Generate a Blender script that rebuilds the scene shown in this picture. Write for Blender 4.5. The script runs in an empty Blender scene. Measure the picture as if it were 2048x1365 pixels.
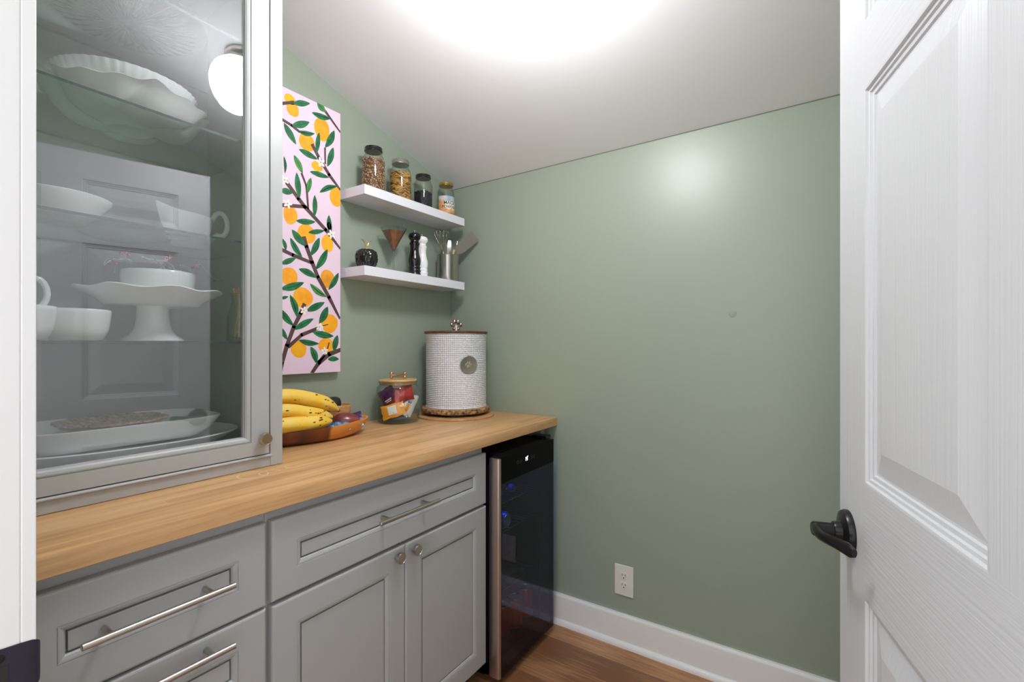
import bpy, bmesh, math, random
from mathutils import Vector, Matrix

random.seed(7)
sc = bpy.context.scene
COL = sc.collection
PI = math.pi

# ------------------------------------------------------------------ camera
cam_d = bpy.data.cameras.new('camera')
cam = bpy.data.objects.new('camera', cam_d)
COL.objects.link(cam)
cam.location = (-1.8986, -1.6301, 1.239)
cam.rotation_euler = (PI/2, 0, math.radians(33.341 - 90))
cam_d.sensor_width = 36
cam_d.lens = 36*951.55/2048
cam_d.shift_y = 7.65/2048
cam_d.clip_start = 0.01
sc.camera = cam

# ------------------------------------------------------------------ world / view
w = bpy.data.worlds.new('world'); sc.world = w
w.use_nodes = True
bg = w.node_tree.nodes['Background']
bg.inputs[0].default_value = (0.98, 0.99, 1.0, 1)
bg.inputs[1].default_value = 1.35
LAMP_STRENGTH = 51.0
sc.view_settings.view_transform = 'Standard'
sc.view_settings.look = 'None'
sc.view_settings.gamma = 1
sc.view_settings.use_curve_mapping = False
sc.view_settings.exposure = 0.53
try:
    sc.cycles.use_denoising = True
    sc.cycles.transparent_max_bounces = 28
    sc.cycles.max_bounces = 10
    sc.cycles.diffuse_bounces = 6
    sc.cycles.glossy_bounces = 4
    sc.cycles.transmission_bounces = 7
    sc.cycles.caustics_reflective = False
    sc.cycles.caustics_refractive = False
    sc.cycles.sample_clamp_indirect = 6
except Exception:
    pass

# ------------------------------------------------------------------ materials
def lin(c):
    def g(u):
        u /= 255.0
        return u/12.92 if u <= 0.04045 else ((u+0.055)/1.055)**2.4
    return (g(c[0]), g(c[1]), g(c[2]), 1)

class NT:
    def __init__(self, name):
        self.m = bpy.data.materials.new(name)
        self.m.use_nodes = True
        self.t = self.m.node_tree
        self.t.nodes.clear()
        self.out = self.t.nodes.new('ShaderNodeOutputMaterial')
    def n(self, typ, **kw):
        nd = self.t.nodes.new('ShaderNode'+typ)
        for k, v in kw.items():
            if hasattr(nd, k): setattr(nd, k, v)
        return nd
    def l(self, a, b): self.t.links.new(a, b)
    def surf(self, sock): self.l(sock, self.out.inputs['Surface'])
    def math(self, op, a, b=None):
        nd = self.n('Math', operation=op)
        for i, v in enumerate((a, b)):
            if v is None: continue
            if isinstance(v, (int, float)): nd.inputs[i].default_value = v
            else: self.l(v, nd.inputs[i])
        return nd.outputs[0]

def mat(name, rgb, rough=0.5, metal=0.0, bump=None, spec=0.5, var=None, coat=0.0, emit=None, rgb2=None, nscale=8, stretch=None):
    """plain painted / glazed / metal surface; optional fine relief and gentle colour mottling"""
    t = NT(name)
    p = t.n('BsdfPrincipled')
    p.inputs['Base Color'].default_value = lin(rgb)
    p.inputs['Roughness'].default_value = rough
    p.inputs['Metallic'].default_value = metal
    p.inputs['Specular IOR Level'].default_value = spec
    p.inputs['Coat Weight'].default_value = coat
    p.inputs['Coat Roughness'].default_value = 0.08
    if emit:
        p.inputs['Emission Color'].default_value = lin(emit[0]); p.inputs['Emission Strength'].default_value = emit[1]
    co = t.n('TexCoord')
    vec = co.outputs['Object']
    if stretch:
        mp = t.n('Mapping'); mp.inputs['Scale'].default_value = stretch
        t.l(vec, mp.inputs['Vector']); vec = mp.outputs[0]
    if rgb2:
        no = t.n('TexNoise'); no.inputs['Scale'].default_value = nscale; no.inputs['Detail'].default_value = 5
        t.l(vec, no.inputs['Vector'])
        r = t.n('ValToRGB'); r.color_ramp.elements[0].position = 0.35; r.color_ramp.elements[1].position = 0.68
        r.color_ramp.elements[0].color = lin(rgb); r.color_ramp.elements[1].color = lin(rgb2)
        t.l(no.outputs['Fac'], r.inputs[0]); t.l(r.outputs[0], p.inputs['Base Color'])
    if bump:
        no = t.n('TexNoise'); no.inputs['Scale'].default_value = bump[0]; no.inputs['Detail'].default_value = 4
        t.l(vec, no.inputs['Vector'])
        b = t.n('Bump'); b.inputs['Strength'].default_value = bump[1]; b.inputs['Distance'].default_value = bump[2] if len(bump) > 2 else 0.002
        t.l(no.outputs['Fac'], b.inputs['Height']); t.l(b.outputs[0], p.inputs['Normal'])
    t.surf(p.outputs[0])
    return t.m

def wood(name, dark, mid, light, scale=(1.2, 26, 26), rough=0.4, staves=None, rnd=False, ring=None, stains=None):
    t = NT(name)
    p = t.n('BsdfPrincipled'); p.inputs['Roughness'].default_value = rough
    co = t.n('TexCoord')
    mp = t.n('Mapping'); mp.inputs['Scale'].default_value = scale
    t.l(co.outputs['Object'], mp.inputs['Vector'])
    vec = mp.outputs[0]
    if rnd:
        oi = t.n('ObjectInfo')
        sh = t.n('VectorMath', operation='ADD')
        cb = t.n('CombineXYZ')
        t.l(t.math('MULTIPLY', oi.outputs['Random'], 37.0), cb.inputs[0]); t.l(t.math('MULTIPLY', oi.outputs['Random'], 91.0), cb.inputs[1])
        t.l(vec, sh.inputs[0]); t.l(cb.outputs[0], sh.inputs[1]); vec = sh.outputs[0]
    n1 = t.n('TexNoise'); n1.inputs['Scale'].default_value = 1.6; n1.inputs['Detail'].default_value = 8; n1.inputs['Distortion'].default_value = 0.9
    t.l(vec, n1.inputs['Vector'])
    n2 = t.n('TexNoise'); n2.inputs['Scale'].default_value = 9; n2.inputs['Detail'].default_value = 4
    t.l(vec, n2.inputs['Vector'])
    f = t.math('ADD', t.math('MULTIPLY', n1.outputs['Fac'], 0.72), t.math('MULTIPLY', n2.outputs['Fac'], 0.28))
    if ring:
        wv = t.n('TexWave', wave_type='RINGS'); wv.inputs['Scale'].default_value = ring; wv.inputs['Distortion'].default_value = 3.5; wv.inputs['Detail'].default_value = 3
        wv.inputs['Detail Scale'].default_value = 0.8
        t.l(vec, wv.inputs['Vector'])
        f = t.math('ADD', t.math('MULTIPLY', f, 0.88), t.math('MULTIPLY', wv.outputs['Fac'], 0.12))
    if staves:
        br = t.n('TexBrick'); br.offset = 0.37; br.inputs['Scale'].default_value = 1
        br.inputs['Brick Width'].default_value = staves[0]; br.inputs['Row Height'].default_value = staves[1]
        br.inputs['Mortar Size'].default_value = 0.0
        br.inputs['Color1'].default_value = (0, 0, 0, 1); br.inputs['Color2'].default_value = (1, 1, 1, 1)
        sp = t.n('SeparateXYZ'); cb = t.n('CombineXYZ')
        t.l(co.outputs['Object'], sp.inputs[0]); t.l(sp.outputs[0], cb.inputs[0])
        t.l(t.math('SUBTRACT', sp.outputs[1], sp.outputs[2]), cb.inputs[1])
        t.l(cb.outputs[0], br.inputs['Vector'])
        f = t.math('ADD', t.math('MULTIPLY', f, 0.8), t.math('MULTIPLY', br.outputs['Fac'], 0.0))
        f = t.math('ADD', f, t.math('MULTIPLY', br.outputs['Color'], 0.13))
    if rnd:
        f = t.math('ADD', f, t.math('MULTIPLY', t.math('SUBTRACT', oi.outputs['Random'], 0.5), 0.34))
    r = t.n('ValToRGB')
    e = r.color_ramp.elements
    e[0].position = 0.34; e[0].color = lin(dark); e[1].position = 0.72; e[1].color = lin(light)
    k = e.new(0.52); k.color = lin(mid)
    t.l(f, r.inputs[0]); t.l(r.outputs[0], p.inputs['Base Color'])
    if stains:
        tot = None
        for cx_, cy_, R_ in stains:
            ds = t.n('VectorMath', operation='DISTANCE'); t.l(co.outputs['Object'], ds.inputs[0]); ds.inputs[1].default_value = (cx_, cy_, 0.914)
            m_ = t.math('SUBTRACT', 1.0, t.math('MULTIPLY', t.math('ABSOLUTE', t.math('SUBTRACT', ds.outputs['Value'], R_)), 420.0))
            m_ = t.math('MAXIMUM', m_, 0.0)
            tot = m_ if tot is None else t.math('MAXIMUM', tot, m_)
        nz = t.n('TexNoise'); nz.inputs['Scale'].default_value = 26; t.l(co.outputs['Object'], nz.inputs['Vector'])
        k_ = t.math('MULTIPLY', tot, t.math('MAXIMUM', t.math('MULTIPLY', t.math('SUBTRACT', nz.outputs['Fac'], 0.47), 6.0), 0.0))
        mc = t.n('Mix', data_type='RGBA'); t.l(t.math('MINIMUM', k_, 0.55), mc.inputs[0]); t.l(r.outputs[0], mc.inputs[6]); mc.inputs[7].default_value = lin((236, 220, 196))
        t.l(mc.outputs[2], p.inputs['Base Color'])
    b = t.n('Bump'); b.inputs['Strength'].default_value = 0.12; b.inputs['Distance'].default_value = 0.001
    t.l(f, b.inputs['Height']); t.l(b.outputs[0], p.inputs['Normal'])
    t.surf(p.outputs[0])
    return t.m

def glass(name, tint=(255, 255, 255), ior=1.45, rough=0.0, refl=(1, 1, 1, 1), edge=None):
    """thin clear glass: see-through plus mirror-like reflection by Fresnel"""
    t = NT(name)
    fr = t.n('Fresnel')
    ge = t.n('NewGeometry')                      # same reflectance on both faces of the thin wall
    t.l(t.math('ADD', ior, t.math('MULTIPLY', ge.outputs['Backfacing'], 1.0/ior-ior)), fr.inputs['IOR'])
    tr = t.n('BsdfTransparent'); tr.inputs[0].default_value = lin(tint)
    if edge:
        lw = t.n('LayerWeight'); lw.inputs['Blend'].default_value = 0.18
        mc = t.n('Mix', data_type='RGBA')
        t.l(lw.outputs['Facing'], mc.inputs[0]); mc.inputs[6].default_value = lin(tint); mc.inputs[7].default_value = lin(edge)
        t.l(mc.outputs[2], tr.inputs[0])
    gl = t.n('BsdfGlossy'); gl.inputs['Roughness'].default_value = rough; gl.inputs['Color'].default_value = refl
    mx = t.n('MixShader')
    t.l(fr.outputs[0], mx.inputs[0]); t.l(tr.outputs[0], mx.inputs[1]); t.l(gl.outputs[0], mx.inputs[2])
    t.surf(mx.outputs[0])
    return t.m

def emission(name, rgb, strength):
    t = NT(name)
    e = t.n('Emission'); e.inputs[0].default_value = lin(rgb); e.inputs[1].default_value = strength
    t.surf(e.outputs[0]); return t.m

def grain_paint(name, rgb, axis, rough=0.38):
    """white door skin with embossed wood grain along one axis"""
    s = {'x': (2.2, 140, 140), 'z': (140, 140, 2.2)}[axis]
    return mat(name, rgb, rough, bump=(1.3, 0.6, 0.0014), stretch=s)

M = {}
M['wall'] = mat('sage_green_paint', (152, 163, 147), 0.36, bump=(170, 0.10, 0.0015), spec=0.5)
M['ceiling'] = mat('white_ceiling_paint', (244, 244, 246), 0.75, bump=(60, 0.12, 0.002))
M['patch'] = mat('flat_green_touch_up', (147, 157, 142), 0.5)
M['joint'] = mat('shrunken_caulk_line', (112, 112, 104), 0.8)
M['trim'] = mat('white_gloss_trim_paint', (230, 229, 229), 0.32, bump=(40, 0.05, 0.001))
M['door_v'] = grain_paint('white_door_paint_upright_grain', (206, 207, 210), 'z')
M['door_h'] = grain_paint('white_door_paint_level_grain', (206, 207, 210), 'x')
M['cab'] = mat('grey_cabinet_paint', (172, 173, 173), 0.38, bump=(30, 0.02, 0.001))
M['cabin'] = mat('grey_cabinet_interior', (166, 167, 168), 0.55)
M['top'] = wood('oiled_butcher_block', (180, 136, 90), (206, 163, 114), (220, 184, 138), scale=(1.3, 26, 26), rough=0.34, staves=(0.62, 0.034), stains=((-1.262, -0.437, 0.034), (-1.225, -0.452, 0.026), (-1.150, -0.437, 0.024)))
M['plank'] = wood('oak_plank', (128, 86, 56), (168, 120, 82), (192, 146, 104), scale=(85, 3.2, 85), rough=0.42, rnd=True, ring=0.35)
M['sub'] = mat('dark_subfloor', (60, 42, 30), 0.8)
M['nickel'] = mat('brushed_nickel', (196, 190, 182), 0.28, metal=1.0)
M['champagne'] = mat('champagne_metal', (205, 184, 158), 0.3, metal=1.0)
M['blackmetal'] = mat('oil_rubbed_black_metal', (32, 31, 33), 0.3, metal=0.4, spec=0.5)
M['strike'] = mat('black_strike_plate', (50, 47, 60), 0.45, metal=0.5)
M['white_shelf'] = mat('white_laminate', (228, 228, 236), 0.4)
M['ceramic'] = mat('white_glazed_ceramic', (246, 246, 246), 0.14, spec=0.5, coat=0.2)
M['pane'] = glass('coated_window_glass', (248, 250, 250), ior=2.1)
M['clear'] = glass('clear_glass', (240, 248, 244), ior=1.4)
M['jar'] = glass('jar_glass', (246, 249, 247), ior=1.5, rough=0.03, edge=(150, 168, 158))
def crystal(name):
    t = NT(name)
    p = t.n('BsdfPrincipled'); p.inputs['Base Color'].default_value = lin((246, 250, 250)); p.inputs['Roughness'].default_value = 0.03
    p.inputs['Transmission Weight'].default_value = 1.0; p.inputs['IOR'].default_value = 1.5
    t.surf(p.outputs[0]); return t.m
M['crystal'] = crystal('thick_crystal_glass')
M['shelfedge'] = mat('green_glass_edge', (38, 54, 60), 0.2, spec=0.5)
M['black'] = mat('black_plastic', (14, 14, 15), 0.35)
M['blackgloss'] = mat('black_gloss_lacquer', (9, 9, 11), 0.08, coat=0.4)
M['fridgeglass'] = glass('tinted_fridge_glass', (206, 208, 220), ior=1.42, refl=(0.75, 0.74, 0.85, 1))
M['fridgeband'] = mat('black_glass_band', (7, 7, 8), 0.2, spec=0.06)
M['alu'] = mat('warm_aluminium', (190, 172, 160), 0.32, metal=0.9)
M['led'] = emission('blue_led', (70, 130, 255), 75.0)
M['digit'] = emission('lit_display_digit', (215, 225, 255), 5.0)
M['icon'] = mat('faint_icon_print', (58, 58, 62), 0.4)
M['steel'] = mat('stainless_steel', (188, 184, 176), 0.24, metal=1.0)
M['pewter'] = mat('aged_pewter', (138, 134, 124), 0.55, metal=0.6)
M['pewter_l'] = mat('worn_pewter', (168, 164, 152), 0.45, metal=0.6)
M['satin'] = mat('satin_steel', (196, 192, 188), 0.45, metal=0.85)
M['gold'] = mat('polished_gold', (222, 180, 104), 0.2, metal=1.0)
M['rosegold'] = mat('rose_gold', (214, 172, 140), 0.2, metal=1.0)
M['silver'] = mat('polished_silver', (200, 186, 180), 0.2, metal=1.0)
M['globe'] = emission('lit_opal_globe', (252, 252, 255), LAMP_STRENGTH)
M['canvas'] = mat('pink_canvas', (231, 206, 228), 0.7, rgb2=(238, 212, 226), nscale=5)
M['canvas_side'] = mat('raw_canvas_side', (222, 200, 218), 0.8)
M['orange'] = mat('painted_orange', (246, 158, 22), 0.6, rgb2=(252, 178, 34), nscale=30)
M['yellow'] = mat('painted_yellow_orange', (248, 184, 20), 0.6, rgb2=(244, 166, 26), nscale=30)
M['umber'] = mat('painted_shaded_orange', (214, 140, 30), 0.6, rgb2=(240, 164, 36), nscale=30)
M['leaf'] = mat('painted_leaf_green', (20, 92, 54), 0.6, rgb2=(40, 128, 76), nscale=45)
M['leaf_l'] = mat('painted_light_leaf', (78, 146, 70), 0.6, rgb2=(50, 120, 62), nscale=45)
M['leafvein'] = mat('painted_leaf_vein', (12, 66, 40), 0.6)
M['bark'] = mat('painted_branch_brown', (92, 66, 66), 0.6, rgb2=(74, 54, 54), nscale=40)
M['petal'] = mat('painted_white_petal', (246, 242, 240), 0.6)
M['stamen'] = mat('painted_stamen', (226, 170, 60), 0.6)
M['socket'] = mat('ivory_plastic', (226, 224, 216), 0.4)
M['slot'] = mat('dark_slot', (34, 30, 28), 0.7)
M['canlid'] = wood('brown_wood_lid', (70, 36, 22), (108, 62, 40), (138, 86, 58), scale=(3, 30, 30))
M['bark3'] = mat('rough_bark', (74, 44, 26), 0.85, rgb2=(206, 160, 108), nscale=75, bump=(60, 0.9, 0.006))
M['slice'] = wood('cut_wood_face', (150, 104, 64), (186, 140, 92), (206, 164, 116), scale=(12, 12, 12))
M['board'] = wood('tan_cork_board', (170, 122, 78), (192, 146, 98), (206, 164, 116), scale=(14, 14, 14), rough=0.6)
M['bamboo'] = wood('bamboo_lid', (196, 152, 98), (214, 172, 118), (226, 188, 138), scale=(2, 40, 40))
M['stick'] = mat('birch_stick', (222, 178, 130), 0.7, rgb2=(200, 152, 106), nscale=20)
M['smallbowl'] = wood('pale_turned_wood', (176, 124, 74), (204, 154, 102), (220, 176, 126), scale=(8, 8, 20))
M['avocado'] = mat('avocado_skin', (34, 32, 34), 0.5, bump=(120, 0.6, 0.002))
M['mango'] = mat('mango_skin', (96, 34, 44), 0.3, rgb2=(136, 62, 48), nscale=14, coat=0.3)
M['banana'] = mat('banana_peel', (236, 188, 44), 0.5, rgb2=(240, 206, 96), nscale=18)
M['bantip'] = mat('banana_dark_tip', (74, 54, 30), 0.7)
M['banspot'] = mat('banana_brown_spot', (96, 62, 24), 0.7)
M['redfoil'] = mat('red_wrapper', (196, 44, 38), 0.25, rgb2=(150, 24, 26), nscale=20, coat=0.4)
M['purplefoil'] = mat('purple_wrapper', (58, 26, 96), 0.25, rgb2=(120, 24, 50), nscale=12, coat=0.4)
M['orangefoil'] = mat('orange_wrapper', (238, 158, 44), 0.3, coat=0.3)
M['tealfoil'] = mat('teal_wrapper', (24, 70, 82), 0.3, coat=0.3)
M['whitefoil'] = mat('white_wrapper', (232, 232, 230), 0.3, coat=0.3)
M['bluefoil'] = mat('blue_foil', (20, 92, 170), 0.22, metal=0.3, bump=(70, 0.9, 0.006), rgb2=(150, 200, 220), nscale=40)
M['darkfoil'] = mat('dark_plum_foil', (56, 20, 76), 0.25, coat=0.4)
M['ink'] = mat('black_ink', (36, 34, 36), 0.6)
M['labelwhite'] = mat('paper_label', (226, 222, 208), 0.6)
M['labelblue'] = mat('pale_blue_label_print', (150, 178, 196), 0.6, rgb2=(214, 210, 200), nscale=40)
M['labelorange'] = mat('orange_label_print', (206, 130, 70), 0.6, rgb2=(226, 176, 120), nscale=40)
M['powder'] = mat('tan_powder', (196, 160, 110), 0.9)
M['buckwheat'] = mat('buckwheat_grain', (150, 104, 64), 0.6, rgb2=(206, 164, 116), nscale=240)
M['buck_l'] = mat('pale_grain', (216, 178, 132), 0.6)
M['buck_d'] = mat('dark_grain', (112, 72, 44), 0.6)
M['pasta'] = mat('dried_pasta', (222, 176, 96), 0.55, rgb2=(196, 142, 66), nscale=90)
M['pasta_d'] = mat('dark_dried_pasta', (120, 76, 34), 0.55)
M['seeds'] = mat('black_seeds', (30, 29, 34), 0.55, bump=(300, 0.8, 0.004))
M['drink'] = mat('cocoa_powder', (150, 84, 58), 0.8, rgb2=(186, 116, 82), nscale=60)
M['amber'] = glass('amber_glass', (228, 216, 204), ior=1.8, rough=0.12)
M['amberrim'] = mat('amber_bead_rim', (124, 90, 64), 0.2, bump=(160, 1.0, 0.006), spec=0.8, rgb2=(186, 158, 130), nscale=120)
M['cherry'] = mat('red_glass_bead', (150, 22, 34), 0.12, coat=0.4)
M['redcan'] = mat('red_can', (170, 26, 26), 0.3, metal=0.5)
M['bluecan'] = mat('blue_can', (30, 74, 150), 0.3, metal=0.6)
M['canend'] = mat('can_end_metal', (190, 192, 196), 0.25, metal=1.0)
M['beerglass'] = mat('brown_bottle_glass', (36, 24, 16), 0.12, coat=0.4)
M['beerlabel'] = mat('bottle_label', (120, 160, 210), 0.5)

def emboss_mat():
    t = NT('white_embossed_enamel')
    p = t.n('BsdfPrincipled'); p.inputs['Base Color'].default_value = lin((226, 229, 236)); p.inputs['Roughness'].default_value = 0.35
    co = t.n('TexCoord'); sp = t.n('SeparateXYZ'); t.l(co.outputs['Object'], sp.inputs[0])
    a = t.math('ARCTAN2', sp.outputs[1], sp.outputs[0])
    s1 = t.math('SINE', t.math('MULTIPLY', a, 96.0)); s2 = t.math('SINE', t.math('MULTIPLY', sp.outputs[2], 2*PI/0.0082))
    h = t.math('ADD', s1, s2)
    b = t.n('Bump'); b.inputs['Strength'].default_value = 0.55; b.inputs['Distance'].default_value = 0.0016
    t.l(h, b.inputs['Height']); t.l(b.outputs[0], p.inputs['Normal']); t.surf(p.outputs[0])
    return t.m
M['emboss'] = emboss_mat()

def bowl_mat():
    """two-tone acacia: dark heartwood on one side, orange sapwood on the other, wavy border"""
    t = NT('two_tone_acacia')
    p = t.n('BsdfPrincipled'); p.inputs['Roughness'].default_value = 0.28
    co = t.n('TexCoord'); sp = t.n('SeparateXYZ'); t.l(co.outputs['Object'], sp.inputs[0])
    no = t.n('TexNoise'); no.inputs['Scale'].default_value = 14; t.l(co.outputs['Object'], no.inputs['Vector'])
    f = t.math('ADD', sp.outputs[0], t.math('MULTIPLY', t.math('SUBTRACT', no.outputs['Fac'], 0.5), 0.03))
    f = t.math('MULTIPLY', t.math('ADD', f, 0.25), 2.0)
    r = t.n('ValToRGB'); e = r.color_ramp.elements
    e[0].position = 0.0; e[0].color = lin((86, 42, 22)); e[1].position = 1.0; e[1].color = lin((214, 140, 62))
    for ps, c in ((0.2, (66, 32, 18)), (0.28, (122, 62, 32)), (0.36, (72, 36, 20)), (0.46, (118, 60, 32)), (0.535, (104, 54, 28)), (0.56, (206, 132, 56))):
        k = e.new(ps); k.color = lin(c)
    t.l(f, r.inputs[0]); t.l(r.outputs[0], p.inputs['Base Color']); t.surf(p.outputs[0])
    return t.m
M['acacia'] = bowl_mat()

# ------------------------------------------------------------------ mesh helpers
class MB:
    def __init__(self): self.v = []; self.f = []; self.m = []
    def add(self, vs, fs, mi=0):
        o = len(self.v); self.v += [tuple(v) for v in vs]
        self.f += [tuple(i+o for i in f) for f in fs]; self.m += [mi]*len(fs)
        return self
    def box(self, x0, x1, y0, y1, z0, z1, mi=0):
        vs = [(x, y, z) for z in (z0, z1) for y in (y0, y1) for x in (x0, x1)]
        return self.add(vs, [(0, 2, 3, 1), (4, 5, 7, 6), (0, 1, 5, 4), (2, 6, 7, 3), (0, 4, 6, 2), (1, 3, 7, 5)], mi)
    def loops(self, loops, cap0=True, cap1=True, mi=0, closed=True):
        n = len(loops[0]); vs = [p for l in loops for p in l]; fs = []
        for k in range(len(loops)-1):
            for i in range(n if closed else n-1):
                j = (i+1) % n
                fs.append((k*n+i, k*n+j, (k+1)*n+j, (k+1)*n+i))
        if cap0: fs.append(tuple(range(n))[::-1])
        if cap1: fs.append(tuple((len(loops)-1)*n+i for i in range(n)))
        return self.add(vs, fs, mi)
    def lathe(self, prof, seg=40, c=(0, 0, 0), mi=0, ax=None, fn=None):
        """prof: (r, z) from one end to the other; fn(theta, r, z) may return (r, z)"""
        c = Vector(c); lo = []
        for r, z in prof:
            ring = []
            for i in range(seg):
                a = 2*PI*i/seg
                rr, zz = fn(a, r, z) if fn else (r, z)
                rr = max(rr, 1e-5)
                p = Vector((rr*math.cos(a), rr*math.sin(a), zz))
                if ax is not None: p = ax @ p
                ring.append(p+c)
            lo.append(ring)
        return self.loops(lo, True, True, mi)
    def tube(self, pts, rad, seg=10, mi=0, flat=None):
        pts = [Vector(p) for p in pts]; n = len(pts)
        rads = rad if isinstance(rad, (list, tuple)) else [rad]*n
        up = None; lo = []
        for i, p in enumerate(pts):
            d = (pts[min(i+1, n-1)]-pts[max(i-1, 0)]).normalized()
            if up is None:
                up = Vector((0, 0, 1)) if abs(d.z) < 0.9 else Vector((1, 0, 0))
            s = d.cross(up).normalized(); up = s.cross(d).normalized()
            ring = []
            for k in range(seg):
                a = 2*PI*k/seg
                ring.append(p + (s*math.cos(a) + up*math.sin(a)*(flat or 1.0))*rads[i])
            lo.append(ring)
        return self.loops(lo, True, True, mi)
    def ell(self, c, r, su=20, sv=12, mi=0, rot=None):
        c = Vector(c); lo = []
        for j in range(sv+1):
            t = PI*j/sv; ring = []
            for i in range(su):
                a = 2*PI*i/su; s = max(math.sin(t), 1e-3)
                p = Vector((r[0]*s*math.cos(a), r[1]*s*math.sin(a), -r[2]*math.cos(t)))
                if rot is not None: p = rot @ p
                ring.append(c+p)
            lo.append(ring)
        return self.loops(lo, True, True, mi)
    def rect_rings(self, x0, x1, z0, z1, prof, y, mi=0, capback=True):
        """front panel facing -Y: prof = (inset, depth) from the back edge in to the centre"""
        lo = []
        for i, d in prof:
            lo.append([(x0+i, y+d, z0+i), (x1-i, y+d, z0+i), (x1-i, y+d, z1-i), (x0+i, y+d, z1-i)])
        return self.loops(lo, capback, True, mi)
    def xf(self, mtx):
        self.v = [tuple(mtx @ Vector(v)) for v in self.v]; return self
    def build(self, name, mats, parent=None, smooth=None, bevel=0.0, bseg=2, loc=None, fix=True):
        me = bpy.data.meshes.new(name); me.from_pydata(self.v, [], self.f)
        if not isinstance(mats, (list, tuple)): mats = [mats]
        for mm in mats: me.materials.append(M[mm])
        for i, p in enumerate(me.polygons): p.material_index = self.m[i]
        bm = bmesh.new(); bm.from_mesh(me)
        if fix: bmesh.ops.recalc_face_normals(bm, faces=bm.faces)
        if bevel: bmesh.ops.bevel(bm, geom=list(bm.edges), offset=bevel, segments=bseg, profile=0.5, affect='EDGES', clamp_overlap=True)
        bm.to_mesh(me); bm.free()
        if smooth is not None:
            for p in me.polygons: p.use_smooth = True
            me.set_sharp_from_angle(angle=math.radians(smooth))
        o = bpy.data.objects.new(name, me); COL.objects.link(o)
        if parent: o.parent = parent
        if loc: o.location = loc
        return o

def tag(o, label, cat, group=None, kind=None):
    o['label'] = label; o['category'] = cat
    if group: o['group'] = group
    if kind: o['kind'] = kind
    return o
def thing(name, label, cat, loc=(0, 0, 0), rotz=0.0, group=None, kind=None, rot=None):
    o = bpy.data.objects.new(name, None); COL.objects.link(o)
    o.empty_display_size = 0.05
    o.location = loc
    o.rotation_euler = rot if rot else (0, 0, rotz)
    return tag(o, label, cat, group, kind)
def struct(o, label, cat): return tag(o, label, cat, kind='structure')

def text_mesh(s, size, bold=0.0):
    cu = bpy.data.curves.new('t', 'FONT'); cu.body = s; cu.size = size; cu.align_x = 'CENTER'; cu.align_y = 'CENTER'
    cu.offset = bold; cu.resolution_u = 3
    ob = bpy.data.objects.new('t', cu); COL.objects.link(ob)
    bpy.context.view_layer.update()
    me = bpy.data.meshes.new_from_object(ob)
    vs = [tuple(v.co) for v in me.vertices]; fs = [tuple(p.vertices) for p in me.polygons]
    bpy.data.objects.remove(ob); bpy.data.curves.remove(cu); bpy.data.meshes.remove(me)
    return vs, fs

# ------------------------------------------------------------------ room shell
CX, CY, CZ0 = -0.2973, -0.0113, 2.045          # sloping ceiling plane
def zc(x, y): return CZ0 + CX*x + CY*y
XW, XO = -1.745, -1.865                         # door wall: room face, outer face
YR = -1.962                                     # right wall face
def prism(poly, axis, a, b):
    """poly in the plane across `axis`, extruded a..b"""
    def p(u, v, t): return (t, u, v) if axis == 'x' else (u, t, v)
    return MB().loops([[p(u, v, a) for u, v in poly], [p(u, v, b) for u, v in poly]])

fl = MB().box(-3.2, 0.1, -3.2, 0.1, -0.08, -0.012).build('floor', 'sub')
struct(fl, 'oak plank floor running toward the back wall', 'floor')
pw = 0.1225; x = -0.0; rng = random.Random(3); k = 0
while x > -1.95:
    x1 = x; x0 = x - pw
    y = 0.0 - rng.uniform(0.0, 0.9); segs = [(0.0, y)]
    while y > -2.2:
        y2 = y - rng.uniform(0.9, 1.25); segs.append((y, y2)); y = y2
    for ya, yb in segs:
        if ya - yb < 0.02: continue
        b = MB().box(x0+0.0008, x1-0.0008, yb+0.0008, ya-0.0008, -0.012, 0.0)
        b.build('plank', 'plank', fl, bevel=0.0012, bseg=1)
    x = x0

c1 = [(XO, YR-0.1), (0.12, YR-0.1), (0.12, 0.12), (XO, 0.12)]
ce = MB().loops([[(a, b, zc(a, b)) for a, b in c1], [(a, b, zc(a, b)+0.12) for a, b in c1]])
struct(ce.build('ceiling', 'ceiling'), 'white sloping ceiling coming down toward the corner shelves', 'ceiling')
wl = prism([(XO, 0), (0.0, 0), (0.0, zc(0, 0)+0.03), (XO, zc(XO, 0)+0.03)], 'y', 0.0, 0.1)
struct(wl.build('wall_left', 'wall'), 'sage green wall behind the shelves and the fruit painting', 'wall')
wb = prism([(YR, 0), (0.1, 0), (0.1, zc(0, 0)+0.03), (YR, zc(0, YR)+0.03)], 'x', 0.0, 0.1)
struct(wb.build('wall_back', 'wall'), 'broad sage green wall with the power outlet', 'wall')
wr = prism([(XO, 0), (0.1, 0), (0.1, zc(0, YR)+0.03), (XO, zc(XO, YR)+0.03)], 'y', YR-0.1, YR)
struct(wr.build('wall_right', 'wall'), 'sage green wall hidden behind the open door', 'wall')
YJ = -0.886; YH = -1.935; ZH = 2.082
wf = MB()
wf.add([], [])
wf.loops([[(XW, a, b) for a, b in ((YJ+0.02, 0), (0.0, 0), (0.0, zc(XW, 0)+0.03), (YJ+0.02, zc(XW, YJ)+0.03))],
          [(XO, a, b) for a, b in ((YJ+0.02, 0), (0.0, 0), (0.0, zc(XO, 0)+0.03), (YJ+0.02, zc(XO, YJ)+0.03))]])
wf.loops([[(XW, a, b) for a, b in ((YR, ZH+0.02), (YJ+0.02, ZH+0.02), (YJ+0.02, zc(XW, YJ)+0.03), (YR, zc(XW, YR)+0.03))],
          [(XO, a, b) for a, b in ((YR, ZH+0.02), (YJ+0.02, ZH+0.02), (YJ+0.02, zc(XO, YJ)+0.03), (YR, zc(XO, YR)+0.03))]])
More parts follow.
